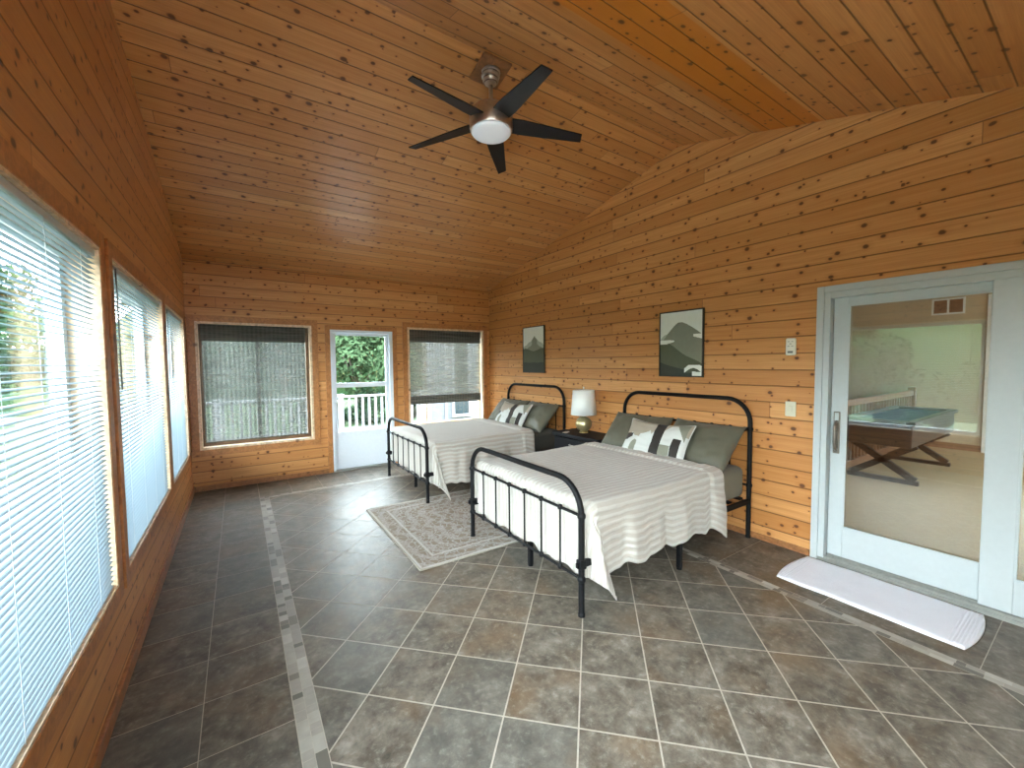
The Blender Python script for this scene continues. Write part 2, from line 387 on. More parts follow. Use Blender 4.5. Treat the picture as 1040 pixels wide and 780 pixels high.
# ------------------------------------------------------------------ mesh helpers
class MB:
    def __init__(s): s.v = []; s.f = []; s.mi = []; s.uv = {}
    def add(s, vs, fs, mi=0):
        o = len(s.v); s.v += [tuple(v) for v in vs]
        for f in fs: s.f.append([i + o for i in f]); s.mi.append(mi)
    def box(s, x0, x1, y0, y1, z0, z1, mi=0):
        x0, x1 = min(x0, x1), max(x0, x1); y0, y1 = min(y0, y1), max(y0, y1); z0, z1 = min(z0, z1), max(z0, z1)
        vs = [(x, y, z) for z in (z0, z1) for y in (y0, y1) for x in (x0, x1)]
        s.add(vs, [(0, 2, 3, 1), (4, 5, 7, 6), (0, 1, 5, 4), (2, 6, 7, 3), (0, 4, 6, 2), (1, 3, 7, 5)], mi)
    def tube(s, pts, r, n=12, mi=0, cap=True):
        pts = [Vector(p) for p in pts]; rs = r if isinstance(r, (list, tuple)) else [r] * len(pts)
        t0 = (pts[1] - pts[0]).normalized()
        a = Vector((0, 0, 1)) if abs(t0.z) < .9 else Vector((1, 0, 0))
        nx = t0.cross(a).normalized(); vs = []; prev = t0
        for i, p in enumerate(pts):
            t = (pts[min(i + 1, len(pts) - 1)] - pts[max(i - 1, 0)]).normalized()
            q = prev.rotation_difference(t); nx = (q @ nx); nx = (nx - t * nx.dot(t)).normalized(); prev = t
            ny = t.cross(nx)
            for k in range(n):
                c = 2 * PI * k / n; vs.append(p + (nx * math.cos(c) + ny * math.sin(c)) * rs[i])
        fs = []
        for i in range(len(pts) - 1):
            for k in range(n):
                fs.append((i * n + k, i * n + (k + 1) % n, (i + 1) * n + (k + 1) % n, (i + 1) * n + k))
        if cap:
            fs.append(tuple(range(n - 1, -1, -1))); fs.append(tuple((len(pts) - 1) * n + k for k in range(n)))
        s.add(vs, fs, mi)
    def lathe(s, prof, c=(0, 0, 0), n=40, mi=0):
        vs = []; fs = []
        for (r, z) in prof:
            for k in range(n):
                a = 2 * PI * k / n; vs.append((c[0] + r * math.cos(a), c[1] + r * math.sin(a), c[2] + z))
        for i in range(len(prof) - 1):
            for k in range(n): fs.append((i * n + k, i * n + (k + 1) % n, (i + 1) * n + (k + 1) % n, (i + 1) * n + k))
        if prof[0][0] > 1e-4: fs.append(tuple(range(n - 1, -1, -1)))
        if prof[-1][0] > 1e-4: fs.append(tuple((len(prof) - 1) * n + k for k in range(n)))
        s.add(vs, fs, mi)
    def build(s, name, mats, parent=None, smooth=False, bevel=0.0, loc=None, rot=None, attr=None, seg=2):
        me = bpy.data.meshes.new(name); me.from_pydata(s.v, [], s.f)
        if not isinstance(mats, (list, tuple)): mats = [mats]
        for m in mats: me.materials.append(m)
        me.polygons.foreach_set('material_index', s.mi)
        if smooth: me.polygons.foreach_set('use_smooth', [True] * len(me.polygons))
        if attr is not None:
            at = me.attributes.new('rnd', 'FLOAT', 'FACE'); at.data.foreach_set('value', attr)
        me.validate(); me.update()
        bm = bmesh.new(); bm.from_mesh(me); bmesh.ops.recalc_face_normals(bm, faces=bm.faces); bm.to_mesh(me); bm.free()
        o = bpy.data.objects.new(name, me); C.objects.link(o)
        if parent is not None: o.parent = parent
        if loc: o.location = loc
        if rot: o.rotation_euler = rot
        if bevel:
            b = o.modifiers.new('bevel', 'BEVEL'); b.width = bevel; b.segments = seg; b.limit_method = 'ANGLE'
        if smooth == 'angle' or (smooth and bevel):
            pass
        return o

def sharp_smooth(o, ang=40):
    bm = bmesh.new(); bm.from_mesh(o.data)
    for e in bm.edges:
        if len(e.link_faces) == 2 and e.calc_face_angle(0) > math.radians(ang): e.smooth = False
    for f in bm.faces: f.smooth = True
    bm.to_mesh(o.data); bm.free()
    return o

def thing(name, label, cat, loc=(0, 0, 0), rz=0, group=None):
    o = bpy.data.objects.new(name, None); C.objects.link(o); o.empty_display_size = .1
    o.location = loc; o.rotation_euler = (0, 0, rz); o['label'] = label; o['category'] = cat
    if group: o['group'] = group
    return o
def tag(o, label, cat, group=None, kind=None):
    o['label'] = label; o['category'] = cat
    if group: o['group'] = group
    if kind: o['kind'] = kind
    return o
def struct(o, label=None):
    o['kind'] = 'structure'
    if label: o['label'] = label
    return o
def children_of(o): return [c for c in bpy.data.objects if c.parent == o]
def copy_tree(o, parent=None):
    kids = children_of(o)
    c = o.copy(); C.objects.link(c); c.parent = parent
    for k in kids: copy_tree(k, c)
    return c
def box_obj(name, mat, b, parent=None, bevel=0.0):
    m = MB(); m.box(*b); return m.build(name, mat, parent, bevel=bevel)

# ------------------------------------------------------------------ room geometry constants
XL, XR, YF, YB = -.50, 3.61, 6.10, -1.25
RY, RZ = 2.47, 3.585           # ridge
EZ = 2.745                     # far eave
SL2 = .283
def ceil_z(y): return RZ - (y - RY) * (RZ - EZ) / (YF - RY) if y > RY else RZ - (RY - y) * SL2
BZ = ceil_z(YB)
T = .16

def wall_with_holes(name, axis, pos, out, u0, u1, topf, holes, mat, breaks=()):
    """wall slab on plane axis=pos, thickness T towards sign 'out'; u is the other horizontal axis; holes (u0,u1,z0,z1)"""
    m = MB(); us = sorted(set([u0, u1] + [h for q in holes for h in q[:2]] + list(breaks)))
    p0, p1 = pos, pos + out * T
    for a, b in zip(us[:-1], us[1:]):
        mid = (a + b) / 2; hs = sorted([(q[2], q[3]) for q in holes if q[0] <= mid <= q[1]])
        z = 0.0 - .02; spans = []
        for h in hs: spans.append((z, h[0])); z = h[1]
        spans.append((z, None))
        for z0, z1 in spans:
            if z1 is not None and z1 - z0 < 1e-4: continue
            za, zb = (topf(a), topf(b)) if z1 is None else (z1, z1)
            if axis == 'x':
                vs = [(p0, a, z0), (p0, b, z0), (p0, b, zb), (p0, a, za), (p1, a, z0), (p1, b, z0), (p1, b, zb), (p1, a, za)]
            else:
                vs = [(a, p0, z0), (b, p0, z0), (b, p0, zb), (a, p0, za), (a, p1, z0), (b, p1, z0), (b, p1, zb), (a, p1, za)]
            m.add(vs, [(0, 1, 2, 3), (7, 6, 5, 4), (0, 4, 5, 1), (1, 5, 6, 2), (2, 6, 7, 3), (3, 7, 4, 0)])
    return struct(m.build(name, mat))

LW = [(-1.12, .78), (.98, 2.51), (2.71, 4.26), (4.41, 5.78)]     # left windows in y (first, behind the camera, is added to light the room)
LZ = (.50, 2.02); LZN = (.15, 2.42)
wall_with_holes('wall_left', 'x', XL, -1, YB, YF, ceil_z, [(a, b, *(LZN if a < 0 else LZ)) for a, b in LW], M['wall_yl'], [RY])
DOOR_Y = (-.60, 1.29); DOOR_Z = 2.045
wall_with_holes('wall_right', 'x', XR, 1, YB, YF, ceil_z, [(DOOR_Y[0] + .01, DOOR_Y[1] - .01, -.02, DOOR_Z - .01)], M['wall_y'], [RY])
FWL = (-.415, .83, .495, 2.03); FWR = (2.155, 3.485, .525, 2.065); FD = (1.06, 1.925, -.02, 1.99)
wall_with_holes('wall_far', 'y', YF, 1, XL - T, XR + T, lambda u: EZ, [FWL, FD, FWR], M['wall_x'])
BW = [(-.42, .25, .25, 2.3)]
wall_with_holes('wall_back', 'y', YB, -1, XL - T, XR + T, lambda u: BZ, BW, M['wall_x'])
# ceiling: two sloping boarded planes, one slab
m = MB()
prof = [(YB - T, ceil_z(YB - T)), (RY, RZ), (YF + T, ceil_z(YF + T))]
vs = []
for x in (XL - T, XR + T):
    for (y, z) in prof: vs.append((x, y, z))
    for (y, z) in prof: vs.append((x, y, z + .12))
m.add(vs, [(0, 1, 7, 6), (1, 2, 8, 7), (3, 9, 10, 4), (4, 10, 11, 5), (0, 6, 9, 3), (2, 5, 11, 8), (0, 3, 4, 1), (1, 4, 5, 2), (6, 7, 10, 9), (7, 8, 11, 10)])
struct(m.build('ceiling', M['ceil1']))

# ------------------------------------------------------------------ floor (tiles as real polygons)
def clip(poly, x0, x1, y0, y1):
    def cl(p, f, inter):
        out = []
        for i in range(len(p)):
            a, b = p[i], p[(i + 1) % len(p)]
            fa, fb = f(a), f(b)
            if fa >= 0: out.append(a)
            if (fa >= 0) != (fb >= 0):
                t = fa / (fa - fb); out.append((a[0] + (b[0] - a[0]) * t, a[1] + (b[1] - a[1]) * t))
        return out
    for f in (lambda q: q[0] - x0, lambda q: x1 - q[0], lambda q: q[1] - y0, lambda q: y1 - q[1]):
        poly = cl(poly, f, None)
        if len(poly) < 3: return []
    return poly
fl = MB(); rnd = []
fl.box(XL - .02, XR + .15, YB - .02, YF + .1, -.05, -.0025, 0); rnd += [0.0] * 6
def put_tile(poly, mi, r=None):
    if len(poly) < 3: return
    ar = abs(sum(poly[i][0] * poly[(i + 1) % len(poly)][1] - poly[(i + 1) % len(poly)][0] * poly[i][1] for i in range(len(poly)))) / 2
    if ar < 2e-4: return
    fl.add([(x, y, 0.0) for x, y in poly], [tuple(range(len(poly)))], mi); rnd.append(random.random() if r is None else r)
SX0, SX1 = .150, .237; RX0, RX1 = 2.868, 2.938; FY0, FY1 = 5.355, 5.43
S_ = .3156; G_ = .0036; O_ = (.8832, 2.3066); AN = math.radians(44.75)
ca, sa = math.cos(AN), math.sin(AN)
ix0, ix1, iy0, iy1 = SX1 + G_, RX0 - G_, YB, FY0 - G_
for i in range(-30, 31):
    for j in range(-30, 31):
        def P(a, b): return (O_[0] + S_ * (ca * a - sa * b), O_[1] - S_ * (sa * a + ca * b))
        g = G_ / S_
        poly = [P(i + g, j + g), P(i + 1 - g, j + g), P(i + 1 - g, j + 1 - g), P(i + g, j + 1 - g)]
        cx = sum(p[0] for p in poly) / 4; cy = sum(p[1] for p in poly) / 4
        if not (ix0 - .3 < cx < ix1 + .3 and iy0 - .3 < cy < iy1 + .3): continue
        put_tile(clip(poly, ix0, ix1, iy0, iy1), 1)
# perimeter rows, left
k0 = [2.222 + .322 * k for k in range(-11, 13)]
for a, b in zip(k0[:-1], k0[1:]):
    for x0, x1 in ((XL, -.18 - .5 * G_), (-.18 + .5 * G_, SX0 - G_)):
        off = 0 if x0 > -.3 else .0
        put_tile(clip([(x0, a + off + .5 * G_), (x1, a + off + .5 * G_), (x1, b + off - .5 * G_), (x0, b + off - .5 * G_)], XL, XR, YB, FY1 if x0 > 9 else YF), 1)
# right rows
k1 = [.335 + .6525 * k for k in range(-3, 10)]
for a, b in zip(k1[:-1], k1[1:]):
    put_tile(clip([(RX1 + G_, a + .5 * G_), (XR + .04, a + .5 * G_), (XR + .04, b - .5 * G_), (RX1 + G_, b - .5 * G_)], XL, XR + .1, YB, YF), 1)
# far rows between the strips
for k in range(-1, 9):
    a = SX0 + .335 * k
    for (ya, yb) in ((FY1 + G_, FY1 + .335), (FY1 + .335 + G_, YF)):
        put_tile(clip([(a + .5 * G_, ya), (a + .335 - .5 * G_, ya), (a + .335 - .5 * G_, yb), (a + .5 * G_, yb)], SX0, RX1, YB, YF), 1)
# mosaic strips
def strip(along, c0, c1, s0, s1):
    s = s0; cm = (c0 + c1) / 2
    for lane in (0, 1):
        s = s0 - random.random() * .05
        lo, hi = (c0, cm - .001) if lane == 0 else (cm + .001, c1)
        while s < s1:
            ln = random.choice([.035, .045, .06, .085, .10]); r = random.random()
            if ln < .05 and r > .3: r *= .3
            e = s + ln - .002
            p = [(lo, max(s, s0)), (hi, max(s, s0)), (hi, min(e, s1)), (lo, min(e, s1))]
            if along == 'x': p = [(b, a) for a, b in p]
            if min(e, s1) > max(s, s0): put_tile(p, 2, r)
            s += ln
strip('y', SX0, SX1, YB, FY1); strip('y', RX0, RX1, YB, FY1); strip('x', FY0, FY1, SX1, RX0)
struct(fl.build('floor', [M['grout'], M['tile'], M['mosaic']], attr=rnd))

# baseboards
def base(name, b): struct(box_obj(name, M['base'], b, bevel=.004))
base('baseboard_left', (XL, XL + .018, YB, YF, 0, .07))
base('baseboard_far', (XL + .018, FD[0] - .06, YF - .016, YF, 0, .06))
base('baseboard_far_right', (FD[1] + .06, XR, YF - .016, YF, 0, .06))
base('baseboard_right', (XR - .012, XR, DOOR_Y[1] + .005, YF - .016, 0, .05))

# ------------------------------------------------------------------ windows of the left wall
def frame_boxes(m, axis, p0, p1, u0, u1, z0, z1, w, mi=0, wb=None, wt=None):
    wb = w if wb is None else wb; wt = w if wt is None else wt
    def bx(a, b, c, d):
        if axis == 'x': m.box(p0, p1, a, b, c, d, mi)
        else: m.box(a, b, p0, p1, c, d, mi)
    bx(u0, u0 + w, z0, z1); bx(u1 - w, u1, z0, z1); bx(u0 + w, u1 - w, z0, z0 + wb); bx(u0 + w, u1 - w, z1 - wt, z1)
n_win = 0
for i, (a, b) in enumerate(LW):
    n_win += 1; LZ_ = LZ; LZ = LZN if a < 0 else LZ_
    root = struct(thing('window_%d' % n_win, 'wide left wall window in a varnished pine casing', 'window'))  # the first of these is an unseen window added for daylight fill
    for kk in ('category',): del root[kk]
    m = MB(); frame_boxes(m, 'x', XL, XL + .016, a - .07, b + .07, LZ[0] - .07, LZ[1] + .075, .07, 0, .07, .075)
    m.build('casing', M['trim'], root, bevel=.003)
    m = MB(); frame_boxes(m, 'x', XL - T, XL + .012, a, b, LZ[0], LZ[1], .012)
    m.build('jamb', M['trim_daylit'], root)
    m = MB(); frame_boxes(m, 'x', XL - T + .01, XL - T + .06, a + .012, b - .012, LZ[0] + .012, LZ[1] - .012, .045)
    m.build('window_frame', M['white'], root)
    box_obj('pane', M['glass'], (XL - T + .03, XL - T + .034, a + .057, b - .057, LZ[0] + .057, LZ[1] - .057), root)
    LZ = LZ_
# back wall window: unseen behind the camera, added for daylight fill
for (a, b, c, d) in BW:
    n_win += 1
    root = struct(thing('window_%d' % n_win, 'unseen back wall window added for daylight fill, in a pine casing', 'window')); del root['category']
    m = MB(); frame_boxes(m, 'y', YB, YB + .016, a - .07, b + .07, c - .07, d + .07, .07); m.build('casing', M['trim'], root)
    m = MB(); frame_boxes(m, 'y', YB - T + .01, YB - T + .06, a, b, c, d, .05); m.build('window_frame', M['white'], root)
    box_obj('pane', M['glass'], (a + .05, b - .05, YB - T + .03, YB - T + .034, c + .05, d - .05), root)
# far wall windows
for nm, (a, b, c, d) in (('L', FWL), ('R', FWR)):
    n_win += 1
    root = struct(thing('window_%d' % n_win, 'far wall window in a pine casing with wooden stops coloured as daylit', 'window')); del root['category']
    cl = .075
    m = MB(); frame_boxes(m, 'y', YF - .018, YF, a - cl, b + cl, c - cl, d + cl, cl); m.build('casing', M['trim'], root, bevel=.003)
    m = MB(); frame_boxes(m, 'y', YF - .022, YF + T, a, b, c, d, .028); m.build('jamb', M['trim_daylit'], root)
    w = .045 if nm == 'L' else .02
    m = MB(); frame_boxes(m, 'y', YF + .07, YF + .13, a + .022, b - .022, c + .022, d - .022, w, 0, w, .05)
    xm = (a + b) / 2
    if nm == 'L': m.box(xm - .022, xm + .022, YF + .08, YF + .12, c + .05, d - .05)
    else: m.box(xm - .35, xm - .33, YF + .08, YF + .12, c + .05, d - .05)
    m.build('window_frame', M['trim_brown'] if nm == 'L' else M['trim_daylit'], root)
    box_obj('pane', M['glass'], (a + .04, b - .04, YF + .098, YF + .102, c + .04, d - .04), root)

# ------------------------------------------------------------------ venetian blinds
def make_blind(a, b, label, wand_y):
    L = b - a - .034
    root = thing('venetian_blind', label, 'blind', (XL - .012, (a + b) / 2, LZ[1] - .014), 0, 'white mini blinds on the left wall windows')
    h = L / 2
    m = MB(); m.box(-.016, .012, -h, h, -.028, 0); m.build('headrail', M['white'], root, bevel=.003)
    m = MB(); n = 67; pitch = .0219; tilt = math.radians(7); w = .0125
    for k in range(n):
        z = -.040 - k * pitch
        sect = []
        for q in range(5):
            t = -1 + q * .5
            sect.append((t * w * math.cos(tilt), (1 - t * t) * .0022 - t * w * math.sin(tilt)))
        vs = []
        for yy in (-h + .002, h - .002):
            for (px, pz) in sect: vs.append((px, yy, z + pz))
            for (px, pz) in sect: vs.append((px, yy, z + pz - .0004))
        fs = [(q, q + 1, q + 11, q + 10) for q in range(4)] + [(q + 5, q + 15, q + 16, q + 6) for q in range(4)] + [(0, 10, 15, 5), (4, 9, 19, 14)]
        m.add(vs, fs)
    m.build('slats', M['blind'], root, smooth=False)
    zb = -.040 - n * pitch
    m = MB(); m.box(-.012, .012, -h, h, zb - .008, zb + .006); m.build('bottom_rail', M['white'], root, bevel=.002)
    for f in (-.72, -.24, .24, .72):
        m = MB()
        for xx in (-.0135, .0135): m.tube([(xx, h * f, -.02), (xx, h * f, zb)], .0007, 5)
        m.build('ladder_cord', M['white'], root)
    m = MB(); yw = wand_y - (a + b) / 2; m.tube([(.020, yw, -.02), (.021, yw + .004, -.2), (.020, yw + .008, -.62)], .0035, 8)
    m.build('tilt_wand', M['dark_plastic'], root, smooth=True)
    return root
make_blind(*LW[1], 'open white mini blind on the big left window nearest the viewer', 1.10)
make_blind(*LW[2], 'white mini blind on the middle window of the left wall, long wand at its edge', 2.80)
make_blind(*LW[3], 'white mini blind on the left wall window next to the far corner', 4.56)

# ------------------------------------------------------------------ woven shades on the far windows
def woven(a, b, top, val_bot, net_bot, stack, label, net):
    root = thing('woven_shade', label, 'window shade', ((a + b) / 2, YF + .03, top), 0)
    h = (b - a) / 2
    m = MB(); m.box(-h, h, -.01, .02, -.03, 0); m.build('headrail', M['shade_fold'], root)
    # pleated valance
    def pleats(name, z0, z1, amp, off, mat):
        m = MB(); nz = 24; vs = []; fs = []
        for i in range(nz + 1):
            z = z0 + (z1 - z0) * i / nz
            yy = off - amp * abs(math.sin(PI * i / nz * 3))
            for x in (-h, h): vs.append((x, yy, z))
            for x in (-h, h): vs.append((x, yy + .003, z))
        for i in range(nz):
            o = i * 4; fs += [(o, o + 1, o + 5, o + 4), (o + 2, o + 6, o + 7, o + 3)]
        m.add(vs, fs); return m.build(name, mat, root, smooth=True)
    pleats('valance', 0, val_bot - top, .012, -.012, M['shade_fold'])
    m = MB(); nz = 60; vs = []; fs = []
    z0, z1 = -.02, net_bot - top
    for i in range(nz + 1):
        z = z0 + (z1 - z0) * i / nz
        for x in (-h + .004, h - .004): vs.append((x, .012 + .0015 * math.sin(i * .8), z))
    for i in range(nz): fs.append((2 * i, 2 * i + 1, 2 * i + 3, 2 * i + 2))
    m.add(vs, fs); o = m.build('woven_panel', net, root)
    so = o.modifiers.new('solid', 'SOLIDIFY'); so.thickness = .0012
    if stack: pleats('folded_hem', net_bot - top, stack - top, .012, .0, M['shade_fold'])
    m = MB(); m.box(-h, h, .0, .016, (stack or net_bot) - top - .012, (stack or net_bot) - top); m.build('bottom_bar', M['shade_fold'], root)
    return root
woven(-.365, .755, 2.005, 1.80, .58, None, 'grey woven shade fully lowered over the left window of the far wall', M['shade_net'])
woven(2.19, 3.44, 2.045, 1.845, 1.005, .885, 'brown woven roman shade with folded hem on the window beside the far corner', M['shade_net_r'])

# ------------------------------------------------------------------ far door (storm door)
root = struct(thing('door_1', 'white storm door with two glass panes between the far windows', 'door', (0, 0, 0))); del root['category']
a, b = FD[0], FD[1]; z1 = 1.99
m = MB(); m.box(a - .065, a, YF - .016, YF, 0, z1 + .06); m.box(b, b + .065, YF - .016, YF, 0, z1 + .06); m.box(a, b, YF - .016, YF, z1, z1 + .06)
m.build('casing', M['trim'], root, bevel=.003)
m = MB(); m.box(a, a + .03, YF - .014, YF + T, 0, z1); m.box(b - .05, b, YF - .014, YF + T, 0, z1); m.box(a + .03, b - .05, YF - .014, YF + T, z1 - .035, z1)
m.build('door_frame', M['door_white'], root, bevel=.002)
A, B = a + .032, b - .052; d0, d1 = YF + .04, YF + .075
m = MB(); m.box(A, A + .045, d0, d1, .02, z1 - .04); m.box(B - .045, B, d0, d1, .02, z1 - .04)
m.box(A + .045, B - .045, d0, d1, z1 - .075, z1 - .04); m.box(A + .045, B - .045, d0, d1, 1.19, 1.245)
m.box(A + .045, B - .045, d0, d1, .02, .545)
m.build('door_panel', M['door_white'], root, bevel=.003)
m = MB(); m.box(A + .045, B - .045, d0 - .006, d0, .515, .55); m.box(A + .045, B - .045, d0 - .006, d0, 1.18, 1.20); m.build('glass_bead', M['door_white'], root, bevel=.002)
box_obj('upper_pane', M['glass'], (A + .045, B - .045, d0 + .015, d0 + .019, 1.245, z1 - .075), root)
box_obj('lower_pane', M['glass'], (A + .045, B - .045, d0 + .015, d0 + .019, .545, 1.19), root)
m = MB(); m.box(A + .008, A + .036, d0 - .008, d0, .93, 1.06); m.tube([(A + .02, d0, 1.0), (A + .02, d0 - .05, 1.0), (A + .10, d0 - .055, 1.0)], .008, 10)
m.build('door_handle', M['door_white'], root)
box_obj('threshold', M['sill_metal'], (a, b, YF - .02, YF + T, -.002, .018), root)

# ------------------------------------------------------------------ sliding door on the right wall
root = struct(thing('door_2', 'white sliding glass door on the right wall', 'door')); del root['category']
y0, y1 = DOOR_Y; ZT = DOOR_Z
m = MB(); m.box(XR - .014, XR + .01, y1 - .045, y1, 0, ZT); m.box(XR - .014, XR + .01, y0, y0 + .045, 0, ZT); m.box(XR - .014, XR + .01, y0 + .045, y1 - .045, ZT - .045, ZT)
m.build('casing', M['white'], root, bevel=.003)
m = MB(); m.box(XR - .004, XR + T, y1 - .083, y1 - .045, 0, ZT - .045); m.box(XR - .004, XR + T, y0 + .045, y0 + .083, 0, ZT - .045); m.box(XR - .004, XR + T, y0 + .083, y1 - .083, ZT - .09, ZT - .045)
m.build('door_frame', M['white'], root, bevel=.003)
def slab(name, ya, yb, x0, x1, glass_y, gz):
    r = MB(); zt = ZT - .085; zb = .045
    r.box(x0, x1, ya, glass_y[0], zb, zt); r.box(x0, x1, glass_y[1], yb, zb, zt)
    r.box(x0, x1, glass_y[0], glass_y[1], zb, gz[0]); r.box(x0, x1, glass_y[0], glass_y[1], gz[1], zt)
    o = r.build(name, M['white'], root, bevel=.004)
    xm = (x0 + x1) / 2
    box_obj('pane', M['glass_door'], (xm - .003, xm + .003, glass_y[0] - .005, glass_y[1] + .005, gz[0] - .005, gz[1] + .005), o)
    q = MB(); frame_boxes(q, 'x', x0 - .004, x0, glass_y[0], glass_y[1], gz[0], gz[1], .010)
    q.build('glazing_bead', M['white'], o)
    return o
pa = slab('sliding_panel', .30, y1 - .086, XR + .055, XR + .095, (.43, 1.115), (.27, 1.90))
pb = slab('fixed_panel', y0 + .086, .437, XR + .008, XR + .048, (y0 + .20, .305), (.245, 1.90))
m = MB(); m.box(XR - .01, XR + T, y0 + .045, y1 - .045, -.002, .022); m.box(XR + .0, XR + .004, y0 + .083, y1 - .083, .022, .04)
m.box(XR + .048, XR + .054, y0 + .083, y1 - .083, .022, .045); m.box(XR + .096, XR + .102, y0 + .083, y1 - .083, .022, .045)
m.build('track', M['sill_metal'], root)
# handle
hx = XR + .055; hy = 1.165
m = MB(); m.box(hx - .010, hx, hy - .020, hy + .020, .815, 1.125); m.build('handle_plate', M['bronze'], pa, bevel=.008, seg=3)
m = MB(); m.tube([(hx - .008, hy, .84), (hx - .038, hy, .86), (hx - .046, hy, .91), (hx - .046, hy, 1.0), (hx - .038, hy, 1.04), (hx - .008, hy, 1.055)], .010, 12); m.build('door_handle', M['bronze'], pa, smooth=True)
m = MB(); m.box(hx - .014, hx - .010, hy - .013, hy + .013, 1.06, 1.118); m.build('thumb_plate', M['white'], pa, bevel=.003)

# ------------------------------------------------------------------ beds
# local axes: x from foot (0) to head (1.93), y across (half width .675), floor z = 0
BHW = .675
def arch(x, top, rad=.19, bottom=0.0, n=8):
    pts = [(x, BHW, bottom), (x, BHW, top - rad - .02), (x, BHW, top - rad)]
    for k in range(1, n + 1):
        a = PI / 2 * k / n; pts.append((x, BHW - rad + rad * math.cos(a), top - rad + rad * math.sin(a)))
    pts += [(x, y, z) for (x, y, z) in [(x, -q[1], q[2]) for q in reversed(pts)]]
    return pts
def make_bed(label):
    root = thing('metal_bed', label, 'bed')
    def knob(m, x, y, z, r=.0165, h=.034):
        m.lathe([(.006, -h / 2), (r * .8, -h * .4), (r, -h * .15), (r, h * .15), (r * .8, h * .4), (.006, h / 2)], (x, y, z), 12)
    def end(x, top, up, low, rad, nm, sp_n, post=.0185):
        m = MB(); m.tube(arch(x, top, rad), post, 14)
        for s in (1, -1): m.lathe([(.0, 0), (.021, 0), (.021, .02), (.018, .024)], (x, s * BHW, 0), 14)
        for s in (1, -1): knob(m, x, s * BHW, up, .025, .04); knob(m, x, s * BHW, low, .025, .04)
        o = sharp_smooth(m.build(nm, M['black'], root))
        for z in (up, low):
            m = MB(); m.tube([(x, -BHW, z), (x, BHW, z)], .0095, 10); sharp_smooth(m.build('crossbar', M['black'], o))
        for k in range(sp_n):
            y = -BHW + (k + 1) * 2 * BHW / (sp_n + 1)
            m = MB(); m.tube([(x, y, low), (x, y, up)], .0062, 8); knob(m, x, y, up); knob(m, x, y, low)
            sharp_smooth(m.build('spindle', M['black'], o))
        return o
    fb = end(0, .800, .603, .225, .20, 'footboard', 6)
    hb = end(1.93, 1.180, .930, .45, .20, 'headboard', 7)
    for s in (1, -1):
        m = MB(); m.box(0, 1.93, s * BHW - .012, s * BHW + .012, .295, .335); m.box(0, 1.93, s * BHW - s * .03 - .012, s * BHW - s * .006, .295, .303)
        sr = m.build('side_rail', M['black'], root, bevel=.002)
        m = MB(); m.box(-.024, .024, s * BHW - .020, s * BHW + .022, .288, .342); m.box(-.04, -.024, s * BHW - .008, s * BHW + .010, .30, .33); m.build('bracket', M['black'], sr, bevel=.004)
    m = MB(); m.box(.10, 1.91, -.02, .02, .30, .335)
    for k in range(11):
        xx = .10 + k * .172; m.box(xx, xx + .05, -BHW + .02, BHW - .02, .336, .350)
    m.build('slat_deck', M['black'], root)
    for (x, y) in ((.115, -.01), (.97, -BHW + .008), (.97, BHW - .008), (.97, 0.0)):
        m = MB(); m.box(x - .016, x + .016, y - .016, y + .016, .012, .30); lg = m.build('leg', M['black'], root, bevel=.003)
        m = MB(); m.lathe([(.0, 0), (.020, 0), (.020, .014), (.016, .02)], (x, y, 0), 12); m.build('foot_cap', M['black'], lg)
    return root

def mattress(label, loc, matl):
    bm = bmesh.new(); x0, x1, hy, z0, z1 = .06, 1.895, .66, 0.0, .265
    m = MB(); m.box(x0, x1, -hy, hy, z0, z1)
    root = m.build('mattress', matl, None, bevel=.055, seg=5); root.location = loc
    bm.free()
    for p in root.data.polygons: p.use_smooth = True
    tag(root, label, 'mattress')
    m = MB()
    pts = []
    for (zz) in (.245,):
        r = .05
        for cx, cy, a0 in ((x1 - r, hy - r, 0), (x0 + r, hy - r, 90), (x0 + r, -hy + r, 180), (x1 - r, -hy + r, 270)):
            for k in range(5):
                a = math.radians(a0 + k * 22.5); pts.append((cx + (r + .000) * math.cos(a), cy + (r + .000) * math.sin(a), zz))
    pts.append(pts[0])
    o = m.build('piping', matl, root) if False else None
    return root

